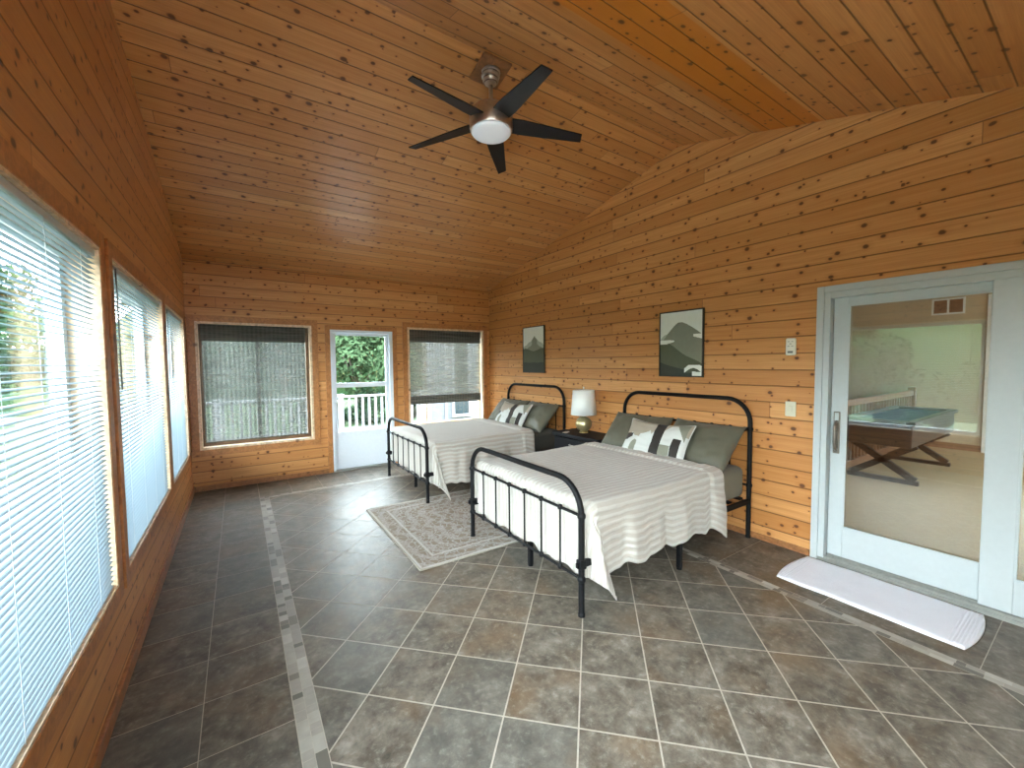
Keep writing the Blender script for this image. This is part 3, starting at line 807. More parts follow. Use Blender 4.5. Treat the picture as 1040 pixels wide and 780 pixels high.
def bedspread(label, loc, drop, hem_seed, x_head=1.47, foot=.42, far_drop=None):
    """quilt draped over the bed; hangs on both sides and inside the footboard; corner excess folds back along the side"""
    xf = .045; hy = .705; zt = .655; r = .05
    far_drop = far_drop or drop
    NXu, NYv = 170, 190
    rng = random.Random(hem_seed); ph = [rng.random() * 6.28 for _ in range(8)]
    U0, U1 = xf - foot, x_head; V0, V1 = -(hy + drop), hy + far_drop
    vs = []; uv = []
    def wave(t): return math.sin(t * 9.1 + ph[0]) + .6 * math.sin(t * 17.3 + ph[1]) + .3 * math.sin(t * 31 + ph[2])
    arc = r * PI / 2; ALPHA = math.radians(17)
    for i in range(NXu + 1):
        for j in range(NYv + 1):
            u = U0 + (U1 - U0) * i / NXu; v = V0 + (V1 - V0) * j / NYv
            du = max(0, xf + r - u); dv = max(0, abs(v) - (hy - r)); s = 1 if v > 0 else -1
            bx = max(u, xf + r); by = max(-(hy - r), min(hy - r, v)); hd = x_head - u
            n3 = mnoise.noise(Vector((u * 2.3, v * 2.3, hem_seed))); n4 = mnoise.noise(Vector((u * 7, v * 11, hem_seed + 5)))
            crown = .010 * n3 + .005 * n4 + .010 * (1 - (by / hy) ** 2)
            if du == 0 and dv == 0:
                x, y, z = bx, by, zt + crown
            elif du == 0 or dv == 0:
                d = du + dv
                if d < arc: a = d / r; out = r * math.sin(a); dz = r * (1 - math.cos(a))
                else: out = r; dz = r + d - arc
                hang = max(0, d - arc); k = min(1, hang / .2)
                if dv > 0:
                    hem = 1 + .028 * wave(bx * 2.0 + s) + (.28 * max(0, 1 - hd / .16) if hd < .16 else 0)
                    out += k * (.012 * wave(bx * 1.5) + .012) + hang * .05
                    x, y, z = bx, by + s * out, zt + crown - dz * (hem if hang > 0 else 1)
                else:
                    hem = 1 + .022 * wave(by * 2.1 + 4)
                    out += k * .006 * wave(by * 2.0)
                    x, y, z = max(bx - out, .030), by, zt + crown - dz * (hem if hang > 0 else 1)
            else:
                d = math.hypot(du, dv); ang = math.atan2(dv, du) / (PI / 2)   # 0 foot .. 1 side
                cd, sd = math.cos(ang * PI / 2), math.sin(ang * PI / 2)
                if d < arc: a = d / r; out = r * math.sin(a); dz = r * (1 - math.cos(a))
                else: out = r; dz = r + d - arc
                hang = max(0, d - arc)
                x = xf + r - cd * out; y = s * (hy - r + sd * out)
                e = 1 - abs(ang - .5) * 2
                al = (ALPHA if s < 0 else math.radians(3)) * e; fl_ = .05 if s < 0 else .05 + .24 * e
                k = min(1, hang / .12)
                x += math.sin(al) * hang
                y_side = s * (hy + .014 + hang * fl_ + .018 * (1 - ang) * k + .010 * math.sin(ang * 15 + ph[3]) * k)
                # foot-side layer near ang=0 stays inside the post, then passes outward behind it
                w = min(1, max(0, (ang - .10) / .22)); w = w * w * (3 - 2 * w)
                y = y * (1 - k * w) + y_side * k * w
                x = max(x, .030 if abs(y) < BHW + .03 else .012)
                z = zt - r * (1 if d > arc else dz / r) - hang * math.cos(al) if d > arc else zt - dz
                z -= .012 * hang * (wave((xf + r) * 2 + s) * ang + wave(4 + by * 2.1) * (1 - ang))
            z = max(z, .016)
            if hd < .17:   # turned-back band at the head edge
                lift = .014 * min(1, hd / .02 + .3) * min(1, (.17 - hd) / .03) + .007 * max(0, 1 - abs(hd - .15) / .025)
                if dv == 0: z += lift + .005 * mnoise.noise(Vector((by * 22, 1, hem_seed)))
                else: y += s * lift
            xx = x + (.020 * mnoise.noise(Vector((v * 4, 2.2, hem_seed))) + .008 * mnoise.noise(Vector((v * 17, 8, hem_seed)))) * max(0, 1 - hd / .3)
            vs.append((xx, y, z)); uv.append((u, v))
    fs = []
    for i in range(NXu):
        for j in range(NYv):
            o = i * (NYv + 1) + j; fs.append((o, o + NYv + 1, o + NYv + 2, o + 1))
    me = bpy.data.meshes.new('bedspread'); me.from_pydata(vs, [], fs); me.materials.append(M['quilt'])
    lay = me.uv_layers.new(name='uv')
    lay.data.foreach_set('uv', [c for l in me.loops for c in uv[l.vertex_index]])
    me.polygons.foreach_set('use_smooth', [True] * len(me.polygons))
    o = bpy.data.objects.new('bedspread', me); C.objects.link(o); o.location = loc
    so = o.modifiers.new('solid', 'SOLIDIFY'); so.thickness = .007; so.offset = 1.0
    tag(o, label, 'bedspread')
    return o

def pillow(name, label, mat_fn, w, h, t, loc, rot, group=None, piping=None, sag=.0, seed=1, mats=None, res=(60, 40)):
    """soft pillow; w along local y, h along local z, thickness local x"""
    NU, NV = res; vs = []; fs = []; mi = []
    def P(a, b, side):
        ea = 1 - abs(a) ** 3.2; eb = 1 - abs(b) ** 3.2
        th = t / 2 * (max(ea, 0) * max(eb, 0)) ** .55
        pin = 1 - .07 * (abs(a) ** 2) * 0 - .10 * (1 - abs(a) ** 1.5) * abs(b) ** 6 * 0
        ww = w / 2 * a * (1 - .06 * (1 - b * b) * abs(a) ** 6) ; hh = h / 2 * b * (1 - .07 * (1 - a * a) * abs(b) ** 6)
        nz = mnoise.noise(Vector((a * 1.7 + seed, b * 1.7, side * 2.0))) * .22 + mnoise.noise(Vector((a * 5 + seed, b * 4, side))) * .07
        x = side * th * (1 + nz)
        hh -= sag * (1 - a * a) * (1 if b > 0 else 0) * b
        return (x, ww, hh)
    idx = {}
    for side in (1, -1):
        for i in range(NU + 1):
            for j in range(NV + 1):
                a, b = -1 + 2 * i / NU, -1 + 2 * j / NV
                if side == -1 and (i in (0, NU) or j in (0, NV)): idx[side, i, j] = idx[1, i, j]; continue
                idx[side, i, j] = len(vs); vs.append(P(a, b, side))
    for side in (1, -1):
        for i in range(NU):
            for j in range(NV):
                q = (idx[side, i, j], idx[side, i + 1, j], idx[side, i + 1, j + 1], idx[side, i, j + 1])
                fs.append(q if side == 1 else q[::-1])
                a, b = -1 + 2 * (i + .5) / NU, -1 + 2 * (j + .5) / NV
                mi.append(mat_fn(a, b, side) if mat_fn else 0)
    me = bpy.data.meshes.new(name); me.from_pydata(vs, [], fs)
    for m_ in mats: me.materials.append(m_)
    me.polygons.foreach_set('material_index', mi); me.polygons.foreach_set('use_smooth', [True] * len(fs))
    o = bpy.data.objects.new(name, me); C.objects.link(o); o.location = loc; o.rotation_euler = rot
    tag(o, label, 'pillow' if name == 'bed_pillow' else 'cushion', group)
    if piping:
        pts = []
        for i in range(NU + 1): pts.append(vs[idx[1, i, 0]])
        for j in range(1, NV + 1): pts.append(vs[idx[1, NU, j]])
        for i in range(NU - 1, -1, -1): pts.append(vs[idx[1, i, NV]])
        for j in range(NV - 1, -1, -1): pts.append(vs[idx[1, 0, j]])
        m = MB(); m.tube(pts[::2] + [pts[0]], .0048, 8, cap=False); m.build('piping', piping, o, smooth=True)
    return o

# accent cushion pattern: a runs along the length (-1 = window side when mirrored), b up
def cushion_pattern(a, b, side):
    # front face seen from the foot: +y of the pillow is at the left
    if side == 1: return 0
    l = -a   # l: -1 left ... +1 right as seen
    def ell(cx, cy, rx, ry): return ((l - cx) / rx) ** 2 + ((b - cy) / ry) ** 2 < 1
    if .02 < l < .30: return 2                                    # black band
    if l <= .02:
        if ell(-.22, -1.05, .26, 1.55) and l > -.47 and not ell(-.62, -1.1, .17, .75):
            if ell(-.42, .95, .42, .85) and b > .1: return 1
            return 0
        if ell(-.52, -1.0, .42, .95): return 3 if ell(-.52, -1.0, .16, .75) else 0
        if l < -.66 and -.30 < b < .10: return 2
        if ell(-.38, 1.0, .48, 1.15): return 1
        if l < -.72: return 1 if b > .1 else 0
        return 0
    if .62 < l < .84 and b < .12: return 2
    if l < .60 and b < -.32: return 3
    if b > .0 and l > .62 and (b > 1 - (l - .55) * 2.6) and l < .93: return 3
    if ell(.55, -.2, .30, 1.05): return 0
    return 1 if b > .3 else 0

def dress_bed(loc, which, drop, seed, sheet):
    mattress({'near': 'olive-sheeted mattress under the spread of the bed closer to the glass door',
              'far': 'dark-sheeted mattress under the spread of the bed beside the window'}[which], (loc[0], loc[1], .352), sheet)
    bedspread({'near': 'white quilted bedspread on the bed nearest the viewer, corner hanging near the floor',
               'far': 'pale quilted bedspread on the farther bed under the window'}[which], (loc[0], loc[1], 0), drop, seed,
              x_head=1.45 if which == 'near' else 1.40)
    g = None
    wname = {'near': 'the bed nearer the glass door', 'far': 'the bed by the far window'}[which]
    # lean: head edge up against the headboard
    th = math.radians(-48)
    pillow('bed_pillow', 'olive pillow at the window side of %s' % wname, None, .68, .47, .17,
           (loc[0] + 1.71, loc[1] + .345, .785), (0, math.radians(42), math.radians(3)), piping=None, sag=.02, seed=seed + 1, mats=[M['olive']])
    pillow('bed_pillow', 'olive pillow at the %s side of %s' % ('glass-door' if which == 'near' else 'lamp', wname), None, .68, .47, .17,
           (loc[0] + 1.71, loc[1] - .345, .785), (0, math.radians(42), math.radians(-4)), piping=None, sag=.02, seed=seed + 2, mats=[M['olive']])
    pillow('lumbar_cushion', 'patterned lumbar cushion with black band on %s' % wname, cushion_pattern, .66, .38, .13,
           (loc[0] + 1.53, loc[1] - .035, .785), (0, math.radians(34), math.radians(2)), piping=M['p_white'], sag=.02, seed=seed + 3,
           mats=[M['p_white'], M['p_taupe'], M['p_black'], M['p_green']], res=(140, 90))

BED2 = (1.640, 2.410, 0); BED1 = (1.645, 4.790, 0)
bed = make_bed('black iron bed with arched ends, nearest the viewer and the glass door')
bed.location = BED2
bed1 = copy_tree(bed); bed1.location = BED1; bed1['label'] = 'black iron bed with arched ends, the farther one beside the window'
for b_ in (bed, bed1): b_['group'] = 'black iron beds'
dress_bed(BED2, 'near', .39, 3.0, M['sheet'])
dress_bed(BED1, 'far', .45, 9.0, M['sheet_dark'])

# ------------------------------------------------------------------ nightstand and lamp
root = thing('nightstand', 'low black nightstand between the two beds, under the lamp', 'nightstand', (3.38, 3.50, 0))
m = MB(); m.box(-.20, .20, -.38, .38, .625, .668); m.build('top', M['furn'], root, bevel=.005)
m = MB(); m.box(-.18, .19, -.36, -.34, .09, .625); m.box(-.18, .19, .34, .36, .09, .625); m.box(.17, .19, -.34, .34, .09, .625); m.box(-.18, .17, -.34, .34, .09, .11); m.box(-.18, .17, -.34, .34, .36, .375)
m.build('cabinet_body', M['furn'], root, bevel=.002)
for z0, z1 in ((.385, .615), (.12, .352)):
    m = MB(); m.box(-.198, -.180, -.335, .335, z0, z1); d = m.build('drawer', M['furn'], root, bevel=.004)
    m = MB(); m.tube([(-.198, .06, (z0 + z1) / 2 + .05), (-.222, .055, (z0 + z1) / 2 + .05), (-.222, -.055, (z0 + z1) / 2 + .05), (-.198, -.06, (z0 + z1) / 2 + .05)], .005, 8)
    m.build('handle', M['nickel'], d, smooth=True)
for x in (-.165, .17):
    for y in (-.345, .345):
        m = MB(); m.tube([(x, y, 0), (x, y, .09)], [.013, .019], 10); m.build('leg', M['furn'], root)
o = MB(); o.box(-.045, .045, -.028, .028, 0, .006); chip = o.build('handle_glint', M['remote'], None, bevel=.002, loc=(3.245, 3.70, .6685), rot=(0, 0, .4))  # small white slab stands in for the glint of a drawer handle
tag(chip, 'small white card put in for the drawer handle glint at the front edge of the black nightstand', 'chip')

root = thing('table_lamp', 'gold globe lamp with white drum shade on the black nightstand', 'lamp', (3.40, 3.56, .6685))
m = MB(); m.lathe([(.0, 0), (.052, 0), (.055, .006), (.050, .014), (.040, .018)], n=36); sharp_smooth(m.build('foot', M['gold'], root))
m = MB(); pr_ = []
for k in range(0, 25):
    a = -PI / 2 + PI * k / 24; pr_.append((max(.0, .095 * math.cos(a)), .105 + .092 * math.sin(a)))
m.lathe(pr_, n=44); m.build('globe_base', M['gold'], root, smooth=True)
m = MB(); m.tube([(0, 0, .19), (0, 0, .25)], .011, 12); m.tube([(0, 0, .25), (0, 0, .31)], .018, 14); m.build('socket', M['nickel'], root, smooth=True)
m = MB(); m.lathe([(.150, .218), (.152, .218), (.128, .508), (.126, .508), (.150, .218)], n=48); m.build('lamp_shade', M['lampshade'], root, smooth=True)
m = MB(); m.lathe([(.0, .30), (.022, .315), (.030, .345), (.024, .375), (.0, .39)], n=20); m.build('bulb', M['remote'], root, smooth=True)
m = MB()
for k in range(3):
    a = k * 2 * PI / 3; m.tube([(0, 0, .50), (.125 * math.cos(a), .125 * math.sin(a), .503)], .002, 6)
m.tube([(0, 0, .30), (0, 0, .53)], .003, 6); m.lathe([(0, .525), (.008, .53), (.008, .545), (0, .552)], n=12)
m.build('harp', M['nickel'], root)

# ------------------------------------------------------------------ pictures
def picture(label, yc, zc, w, h, regions, base_col):
    root = thing('framed_print', label, 'picture', (XR, yc, zc - h / 2), 0)
    fr = MB(); X1 = -.002; X0 = -.024
    fr.box(X0, X1, -w / 2, -w / 2 + .012, 0, h); fr.box(X0, X1, w / 2 - .012, w / 2, 0, h)
    fr.box(X0, X1, -w / 2 + .012, w / 2 - .012, 0, .012); fr.box(X0, X1, -w / 2 + .012, w / 2 - .012, h - .012, h)
    fr.build('frame', M['frame'], root, bevel=.0015)
    NX, NZ = 110, 150; m = MB(); iw, ih = w - .024, h - .024
    vs = [(-.018, -(-iw / 2 + iw * i / NX), .012 + ih * j / NZ) for j in range(NZ + 1) for i in range(NX + 1)]
    fs = []; mi = []
    for j in range(NZ):
        for i in range(NX):
            o_ = j * (NX + 1) + i; fs.append((o_, o_ + 1, o_ + NX + 2, o_ + NX + 1))
            mi.append(regions((i + .5) / NX, (j + .5) / NZ))
    m.v = vs; m.f = [list(f) for f in fs]; m.mi = mi
    m.build('printed_canvas', M['prints'], root)
    box_obj('backing', M['frame'], (-.016, -.003, -w / 2 + .012, w / 2 - .012, .012, h - .012), root)
    return root
M['frame'] = simple('dark_walnut_frame', (.035, .028, .022), .5)
M['prints'] = [simple('print_sky', (.66, .70, .64), .6, noise_amt=.02), simple('print_mid_green', (.20, .215, .165), .6, noise_amt=.04),
               simple('print_dark_green', (.075, .088, .052), .6, noise_amt=.05), simple('print_black_green', (.030, .035, .026), .6, noise_amt=.05),
               simple('print_cloud', (.78, .80, .75), .6, noise_amt=.02), simple('print_pale_green', (.36, .40, .34), .6, noise_amt=.03)]
def art_big(u, v):
    # soft mountain range, dark slopes and a pale river
    n = mnoise.noise(Vector((u * 4, v * 4, 1.0)))
    riv = .055 + .035 * math.sin((u - .6) * 9)
    if u > .60 and v < .165:
        w_ = .045 + .05 * (u - .6)
        if abs(v - (.10 + .06 * math.sin(u * 9 + .5))) < w_ * .75: return 4
        if u > .78 and v < .06 + .02 * n: return 4
    if v < .10 + .10 * max(0, .55 - u) * 2 + .02 * n: return 3 if u < .6 or v < .05 else 2
    hill = .50 - .42 * max(0, u - .18) ** 1.15 + .02 * math.sin(u * 8)
    if u < .20: hill = .50 - .02 * u
    if v < hill: return 2
    if .0 < u < .36 and abs(v - (.525 + .06 * u)) < .045 * (1 - u / .36) ** .5: return 4
    if u > .80 and abs(v - (.62 - .10 * (u - .8))) < .018 + .02 * (u - .8) / .2: return 4
    peak = .845 - .95 * abs(u - .48) ** 1.35 * (1.0 if u < .48 else .55) - .035 * max(0, 1 - abs(u - .48) / .05) * .4
    if v < peak: return 1
    rng_ = .78 - .55 * abs(u - .38) + .02 * math.sin(u * 20)
    if v < rng_: return 5
    return 0
def art_small(u, v):
    n = mnoise.noise(Vector((u * 5, v * 5, 4.0)))
    if v < .21 + .015 * n: return 3
    if v < .50 + .03 * math.sin(u * 7 + 1) + .01 * n: return 2
    peak = .815 - .36 * abs(u - .56) - .55 * min(.10, abs(u - .56)) + .008 * math.sin(u * 30)
    if v < peak - .10: return 1
    if v < peak: return 5 if abs(u - .56) > .12 else 1
    return 0
picture('framed green mountain print with pale river above the near bed', 2.416, 1.679, .478, .645, art_big, 0)
picture('framed misty mountain print with dark lower band above the far bed', 4.812, 1.70, .52, .675, art_small, 0)

# ------------------------------------------------------------------ wall remote and switch
root = thing('fan_remote', 'small ivory remote in a cradle on the wall above the light switch', 'remote control', (XR, 1.455, 1.545))
m = MB(); m.box(-.022, -.001, -.036, .036, 0, .135); m.build('remote_body', M['remote'], root, bevel=.011, seg=3)
m = MB()
for (yy, zz) in [(-.013, .108), (.013, .108), (0, .090), (-.013, .072), (.013, .072)]: m.box(-.0235, -.021, yy - .007, yy + .007, zz - .004, zz + .004)
m.build('buttons', simple('pale_grey_buttons', (.42, .42, .38), .5), root)
m = MB(); m.box(-.026, -.020, -.018, .018, .018, .034); m.build('cradle_clip', M['dark_plastic'], root, bevel=.002)
root = thing('light_switch', 'ivory rocker switch plate beside the sliding door', 'light switch', (XR, 1.450, 1.065))
m = MB(); m.box(-.007, -.0005, -.038, .038, 0, .118); m.build('switch_plate', M['plate'], root, bevel=.003)
m = MB(); m.box(-.011, -.006, -.012, .012, .034, .084); m.build('rocker', M['plate'], root, bevel=.002)

# ------------------------------------------------------------------ ceiling fan
M['block'] = trimwood('reddish_mount_wood', (.26, .11, .04), .45)
FX, FY = 1.541, 2.545
root = thing('ceiling_fan', 'ceiling fan with five black blades and round white light', 'ceiling fan', (FX, FY, 3.112)); root.scale = (1.045,) * 3
def rel(z): return z - 3.055
m = MB(); q = .105; m.box(-q, q, -q, q, -.016, .006); m.build('mounting_block', M['block'], root, bevel=.004, loc=(0, 0, rel(3.476)), rot=(-.2273, 0, 0))
m = MB(); m.lathe([(.0, rel(3.470)), (.064, rel(3.470)), (.066, rel(3.458)), (.056, rel(3.452)), (.056, rel(3.445)), (.062, rel(3.440)), (.060, rel(3.428)), (.048, rel(3.422)), (.048, rel(3.415)), (.054, rel(3.410)), (.050, rel(3.398)), (.036, rel(3.388)), (.02, rel(3.378))], n=40)
sharp_smooth(m.build('canopy', M['nickel'], root), 25)
for (r_, z_) in ((.0575, 3.4485), (.0495, 3.4185), (.0465, 3.396)):
    m = MB(); m.lathe([(r_ - .004, rel(z_ - .005)), (r_, rel(z_ - .005)), (r_, rel(z_ + .005)), (r_ - .004, rel(z_ + .005))], n=40); m.build('dark_ring', M['bronze'], root, smooth=True)
m = MB(); m.tube([(0, 0, rel(3.38)), (0, 0, rel(3.24))], .0135, 16); m.lathe([(.014, rel(3.28)), (.024, rel(3.275)), (.026, rel(3.250)), (.05, rel(3.243))], n=24); m.build('down_rod', M['nickel'], root, smooth=True)
m = MB(); m.lathe([(.0, rel(3.250)), (.055, rel(3.248)), (.085, rel(3.240)), (.112, rel(3.225)), (.118, rel(3.217)), (.118, rel(3.203)), (.138, rel(3.195)), (.146, rel(3.175)), (.146, rel(3.10)), (.143, rel(3.085)), (.140, rel(3.078)), (.0, rel(3.078))], n=56)
sharp_smooth(m.build('motor_housing', M['nickel'], root), 28)
def fanlight():
    t = NT('frosted_fan_light'); em = t.n('ShaderNodeEmission'); em.inputs[0].default_value = (.86, .93, 1, 1); em.inputs[1].default_value = .08
    d = t.bsdf((.75, .77, .78), .5); a = t.n('ShaderNodeAddShader'); t.t.links.new(d, a.inputs[0]); t.t.links.new(em.outputs[0], a.inputs[1])
    return t.done(a.outputs[0])
m = MB(); m.lathe([(.132, rel(3.079)), (.132, rel(3.068)), (.122, rel(3.058)), (.09, rel(3.050)), (.05, rel(3.046)), (.0, rel(3.045))], n=48); m.build('light_diffuser', fanlight(), root, smooth=True)
for k in range(5):
    ang = math.radians(-21.0 + 72 * k)
    m = MB(); pts = [(.115, .062), (.20, .066), (.30, .061), (.45, .050), (.655, .034), (.640, -.034), (.45, -.046), (.30, -.056), (.20, -.060), (.115, -.056)]
    pt_ = math.radians(-13); vs = []
    for dz in (.004, -.004):
        for (x, y) in pts: vs.append((x, y * math.cos(pt_), y * math.sin(pt_) + dz - (x - .115) * .060))
    n_ = len(pts); fs = [tuple(range(n_)), tuple(range(2 * n_ - 1, n_ - 1, -1))] + [(i, (i + 1) % n_, n_ + (i + 1) % n_, n_ + i) for i in range(n_)]
    m.add(vs, fs); o = m.build('blade', M['blade'], root, bevel=.002); o.rotation_euler = (0, 0, ang); o.location = (0, 0, rel(3.137))

# ------------------------------------------------------------------ rug and bath mat
def rug():
    hx, hy = 1.05, .75; NX, NY = 60, 42; m = MB(); vs = []; fs = []
    for s in (0, 1):
        for j in range(NY + 1):
            for i in range(NX + 1):
                x = -hx + 2 * hx * i / NX; y = -hy + 2 * hy * j / NY
                e = min(hx - abs(x), hy - abs(y))
                z = (.011 + .0012 * mnoise.noise(Vector((x * 4, y * 4, 0)))) * (1 if e > .01 else .75) if s else .0
                vs.append((x + .004 * mnoise.noise(Vector((y * 3, 0, 1))), y + .004 * mnoise.noise(Vector((x * 3, 5, 1))), z))
    N = (NX + 1) * (NY + 1)
    for j in range(NY):
        for i in range(NX):
            o = j * (NX + 1) + i
            fs.append((N + o, N + o + 1, N + o + NX + 2, N + o + NX + 1)); fs.append((o, o + NX + 1, o + NX + 2, o + 1))
    for i in range(NX):
        fs.append((i, i + 1, N + i + 1, N + i)); o = NY * (NX + 1) + i; fs.append((o, N + o, N + o + 1, o + 1))
    for j in range(NY):
        o = j * (NX + 1); fs.append((o, N + o, N + o + NX + 1, o + NX + 1)); o += NX; fs.append((o, o + NX + 1, N + o + NX + 1, N + o))
    m.add(vs, fs); r = m.build('area_rug', M['rug'], None, smooth=False, loc=(2.095, 3.530, .0005))
    tag(r, 'beige and white distressed floral rug between the beds', 'rug')
    m = MB(); z = .007; pts = [(-hx, -hy, z), (hx, -hy, z), (hx, hy, z), (-hx, hy, z)]
    for a, b in zip(pts, pts[1:] + pts[:1]): m.tube([a, b], .0065, 8)
    m.build('binding', M['rug_edge'], r, smooth=True)
rug()
m = MB(); hx, hy = .255, .445; NX, NY = 26, 60; vs = []; fs = []
for s in (0, 1):
    for j in range(NY + 1):
        for i in range(NX + 1):
            a = -1 + 2 * i / NX; b = -1 + 2 * j / NY
            x = hx * a + .008 * mnoise.noise(Vector((b * 2, 1, 0))); y = hy * b + (.03 * (1 - a * a)) * (1 if b > 0 else -1) * abs(b) ** 3
            th = .013 + .002 * mnoise.noise(Vector((x * 9, y * 9, 3)))
            e = min(1 - abs(a), (1 - abs(b)) * 1.5)
            z = th * (min(1, e / .06 + .35)) if s else 0
            if abs(abs(b) - .93) < .018 or abs(abs(b) - .87) < .012: z *= .72
            vs.append((x, y, z))
N = (NX + 1) * (NY + 1)
for j in range(NY):
    for i in range(NX):
        o = j * (NX + 1) + i
        fs.append((N + o, N + o + 1, N + o + NX + 2, N + o + NX + 1)); fs.append((o, o + NX + 1, o + NX + 2, o + 1))
for i in range(NX):
    fs.append((i, i + 1, N + i + 1, N + i)); o = NY * (NX + 1) + i; fs.append((o, N + o, N + o + 1, o + 1))
for j in range(NY):
    o = j * (NX + 1); fs.append((o, N + o, N + o + NX + 1, o + NX + 1)); o += NX; fs.append((o, o + NX + 1, N + o + NX + 1, N + o))
m.add(vs, fs); o = m.build('bath_mat', M['towel'], None, smooth=True, loc=(3.325, .85, .0008))
tag(o, 'white terry mat on the tiles in front of the sliding door', 'bath mat')

# ------------------------------------------------------------------ room beyond the glass door
X0, X1, Y0, Y1, ZC, ZF = XR + T, 9.65, -3.0, 4.6, 2.62, .045
struct(box_obj('floor_adjoining', M['carpet'], (X0, X1, Y0, Y1, -.05, ZF)))
struct(box_obj('ceiling_adjoining', M['roomceil'], (X0, X1, Y0, Y1, ZC, ZC + .1)))
struct(box_obj('wall_adjoining_end', M['beige'], (X1, X1 + .1, Y0, Y1, -.05, ZC + .1)))
struct(box_obj('wall_adjoining_far', M['beige'], (X0, X1, Y1, Y1 + .1, -.05, ZC + .1)))
m = MB()   # wall with an unseen opening, added so daylight reaches this room
m.box(X0, 4.6, Y0 - .1, Y0, -.05, ZC + .1); m.box(9.2, X1, Y0 - .1, Y0, -.05, ZC + .1); m.box(4.6, 6.6, Y0 - .1, Y0, -.05, ZC + .1); m.box(6.6, 9.2, Y0 - .1, Y0, -.05, .9); m.box(6.6, 9.2, Y0 - .1, Y0, 2.0, ZC + .1)
struct(m.build('wall_adjoining_light_opening', M['beige']))
struct(box_obj('baseboard_adjoining_end', M['railwood'], (X1 - .015, X1, Y0, 2.0, ZF, ZF + .10)))
m = MB(); m.box(X1 - .03, X1, 1.10, 1.20, ZF, 2.50); m.box(X1 - .03, X1, -.1, 0.0, ZF, 2.5); m.box(X1 - .03, X1, 0, 1.1, 2.40, 2.5)
struct(m.build('trim_1', M['roomceil']))
root = thing('arched_mirror', 'dark-framed arched mirror on the far wall seen through the glass door', 'mirror', (X1 - .03, .80, .50))
def archpts(w, z0, z1, n=14):
    p = [(-w, z0)]; p += [(-w * math.cos(PI * k / n), z1 - w + w * math.sin(PI * k / n)) for k in range(n + 1)]; p += [(w, z0)]; return p
m = MB(); m.tube([(0, y, z) for y, z in archpts(.27, 0, 1.75)], .018, 8); m.tube([(0, -.27, 0), (0, .27, 0)], .018, 8); m.build('frame', M['darkwood'], root)
m = MB(); p = archpts(.26, 0, 1.74); vs = [(0, y, z) for y, z in p] + [(.012, y, z) for y, z in p]; n_ = len(p)
m.add(vs, [tuple(range(n_)), tuple(range(2 * n_ - 1, n_ - 1, -1))] + [(i, (i + 1) % n_, n_ + (i + 1) % n_, n_ + i) for i in range(n_)]); m.build('mirror_pane', M['mirror'], root)
root = thing('wall_vent', 'square return-air grille high on the beige wall behind the glass door', 'vent', (X1, 1.63, 2.24))
m = MB(); frame_boxes(m, 'x', -.015, 0, -.19, .19, 0, .26, .025); m.box(-.015, 0, -.012, .012, .025, .235); m.build('frame', M['roomceil'], root)
m = MB()
for k in range(9): m.box(-.010, -.003, -.165, .165, .03 + k * .0225, .038 + k * .0225)
m.box(-.002, 0, -.165, .165, .025, .235); m.build('louvres', M['railwood'], root)
# balustrade
root = thing('stair_balustrade', 'brown wooden balustrade behind the game table', 'railing', (X0 + .05, 2.00, ZF))
LB = 5.78
m = MB(); m.box(0, LB, -.035, .035, .86, .945); m.build('top_rail', M['railwood'], root, bevel=.008)
m = MB(); m.box(0, LB, -.03, .03, .0, .13); m.build('bottom_rail', M['railwood'], root, bevel=.004)
m = MB(); m.box(LB - .10, LB, -.05, .05, 0, 1.0); m.build('newel_post', M['railwood'], root, bevel=.006)
for k in range(44):
    x = .10 + k * .128
    if x > LB - .13: break
    m = MB(); m.box(x - .018, x + .018, -.018, .018, .13, .86); m.build('baluster', M['railwood'], root)
# game table
root = thing('game_table', 'dark game table with blue top and crossed legs behind the glass door', 'table', (7.25, 1.60, ZF))
hx, hy = 1.02, .310
m = MB(); m.box(-hx, hx, -hy, hy, .46, .72); m.build('cabinet', M['darkwood'], root, bevel=.01)
m = MB(); frame_boxes(m, 'x', 0, 0, 0, 0, 0, 0, 0) if False else None
m.box(-hx - .03, hx + .03, -hy - .03, -hy + .05, .72, .765); m.box(-hx - .03, hx + .03, hy - .05, hy + .03, .72, .765); m.box(-hx - .03, -hx + .06, -hy + .05, hy - .05, .72, .765); m.box(hx - .06, hx + .03, -hy + .05, hy - .05, .72, .765)
m.build('top_rim', M['darkwood'], root, bevel=.008)
m = MB(); m.box(-hx + .06, hx - .06, -hy + .05, hy - .05, .72, .735); m.build('playing_surface', M['felt'], root)
for sx in (-.77, .77):
    m = MB()
    for s in (1, -1):
        a = Vector((sx, -s * .30, .05)); b = Vector((sx, s * .30, .46)); d = (b - a).normalized(); nrm = Vector((0, -d.z, d.y)) * .035
        vs = []
        for q in (a - nrm, a + nrm, b + nrm, b - nrm): vs += [(q.x - .03, q.y, q.z), (q.x + .03, q.y, q.z)]
        m.add(vs, [(0, 2, 4, 6), (7, 5, 3, 1), (0, 1, 3, 2), (2, 3, 5, 4), (4, 5, 7, 6), (6, 7, 1, 0)])
    lg = m.build('cross_leg', M['darkwood'], root)
    m = MB(); m.box(sx - .035, sx + .035, -.33, .33, 0, .05); m.build('foot_bar', M['darkwood'], lg, bevel=.004)

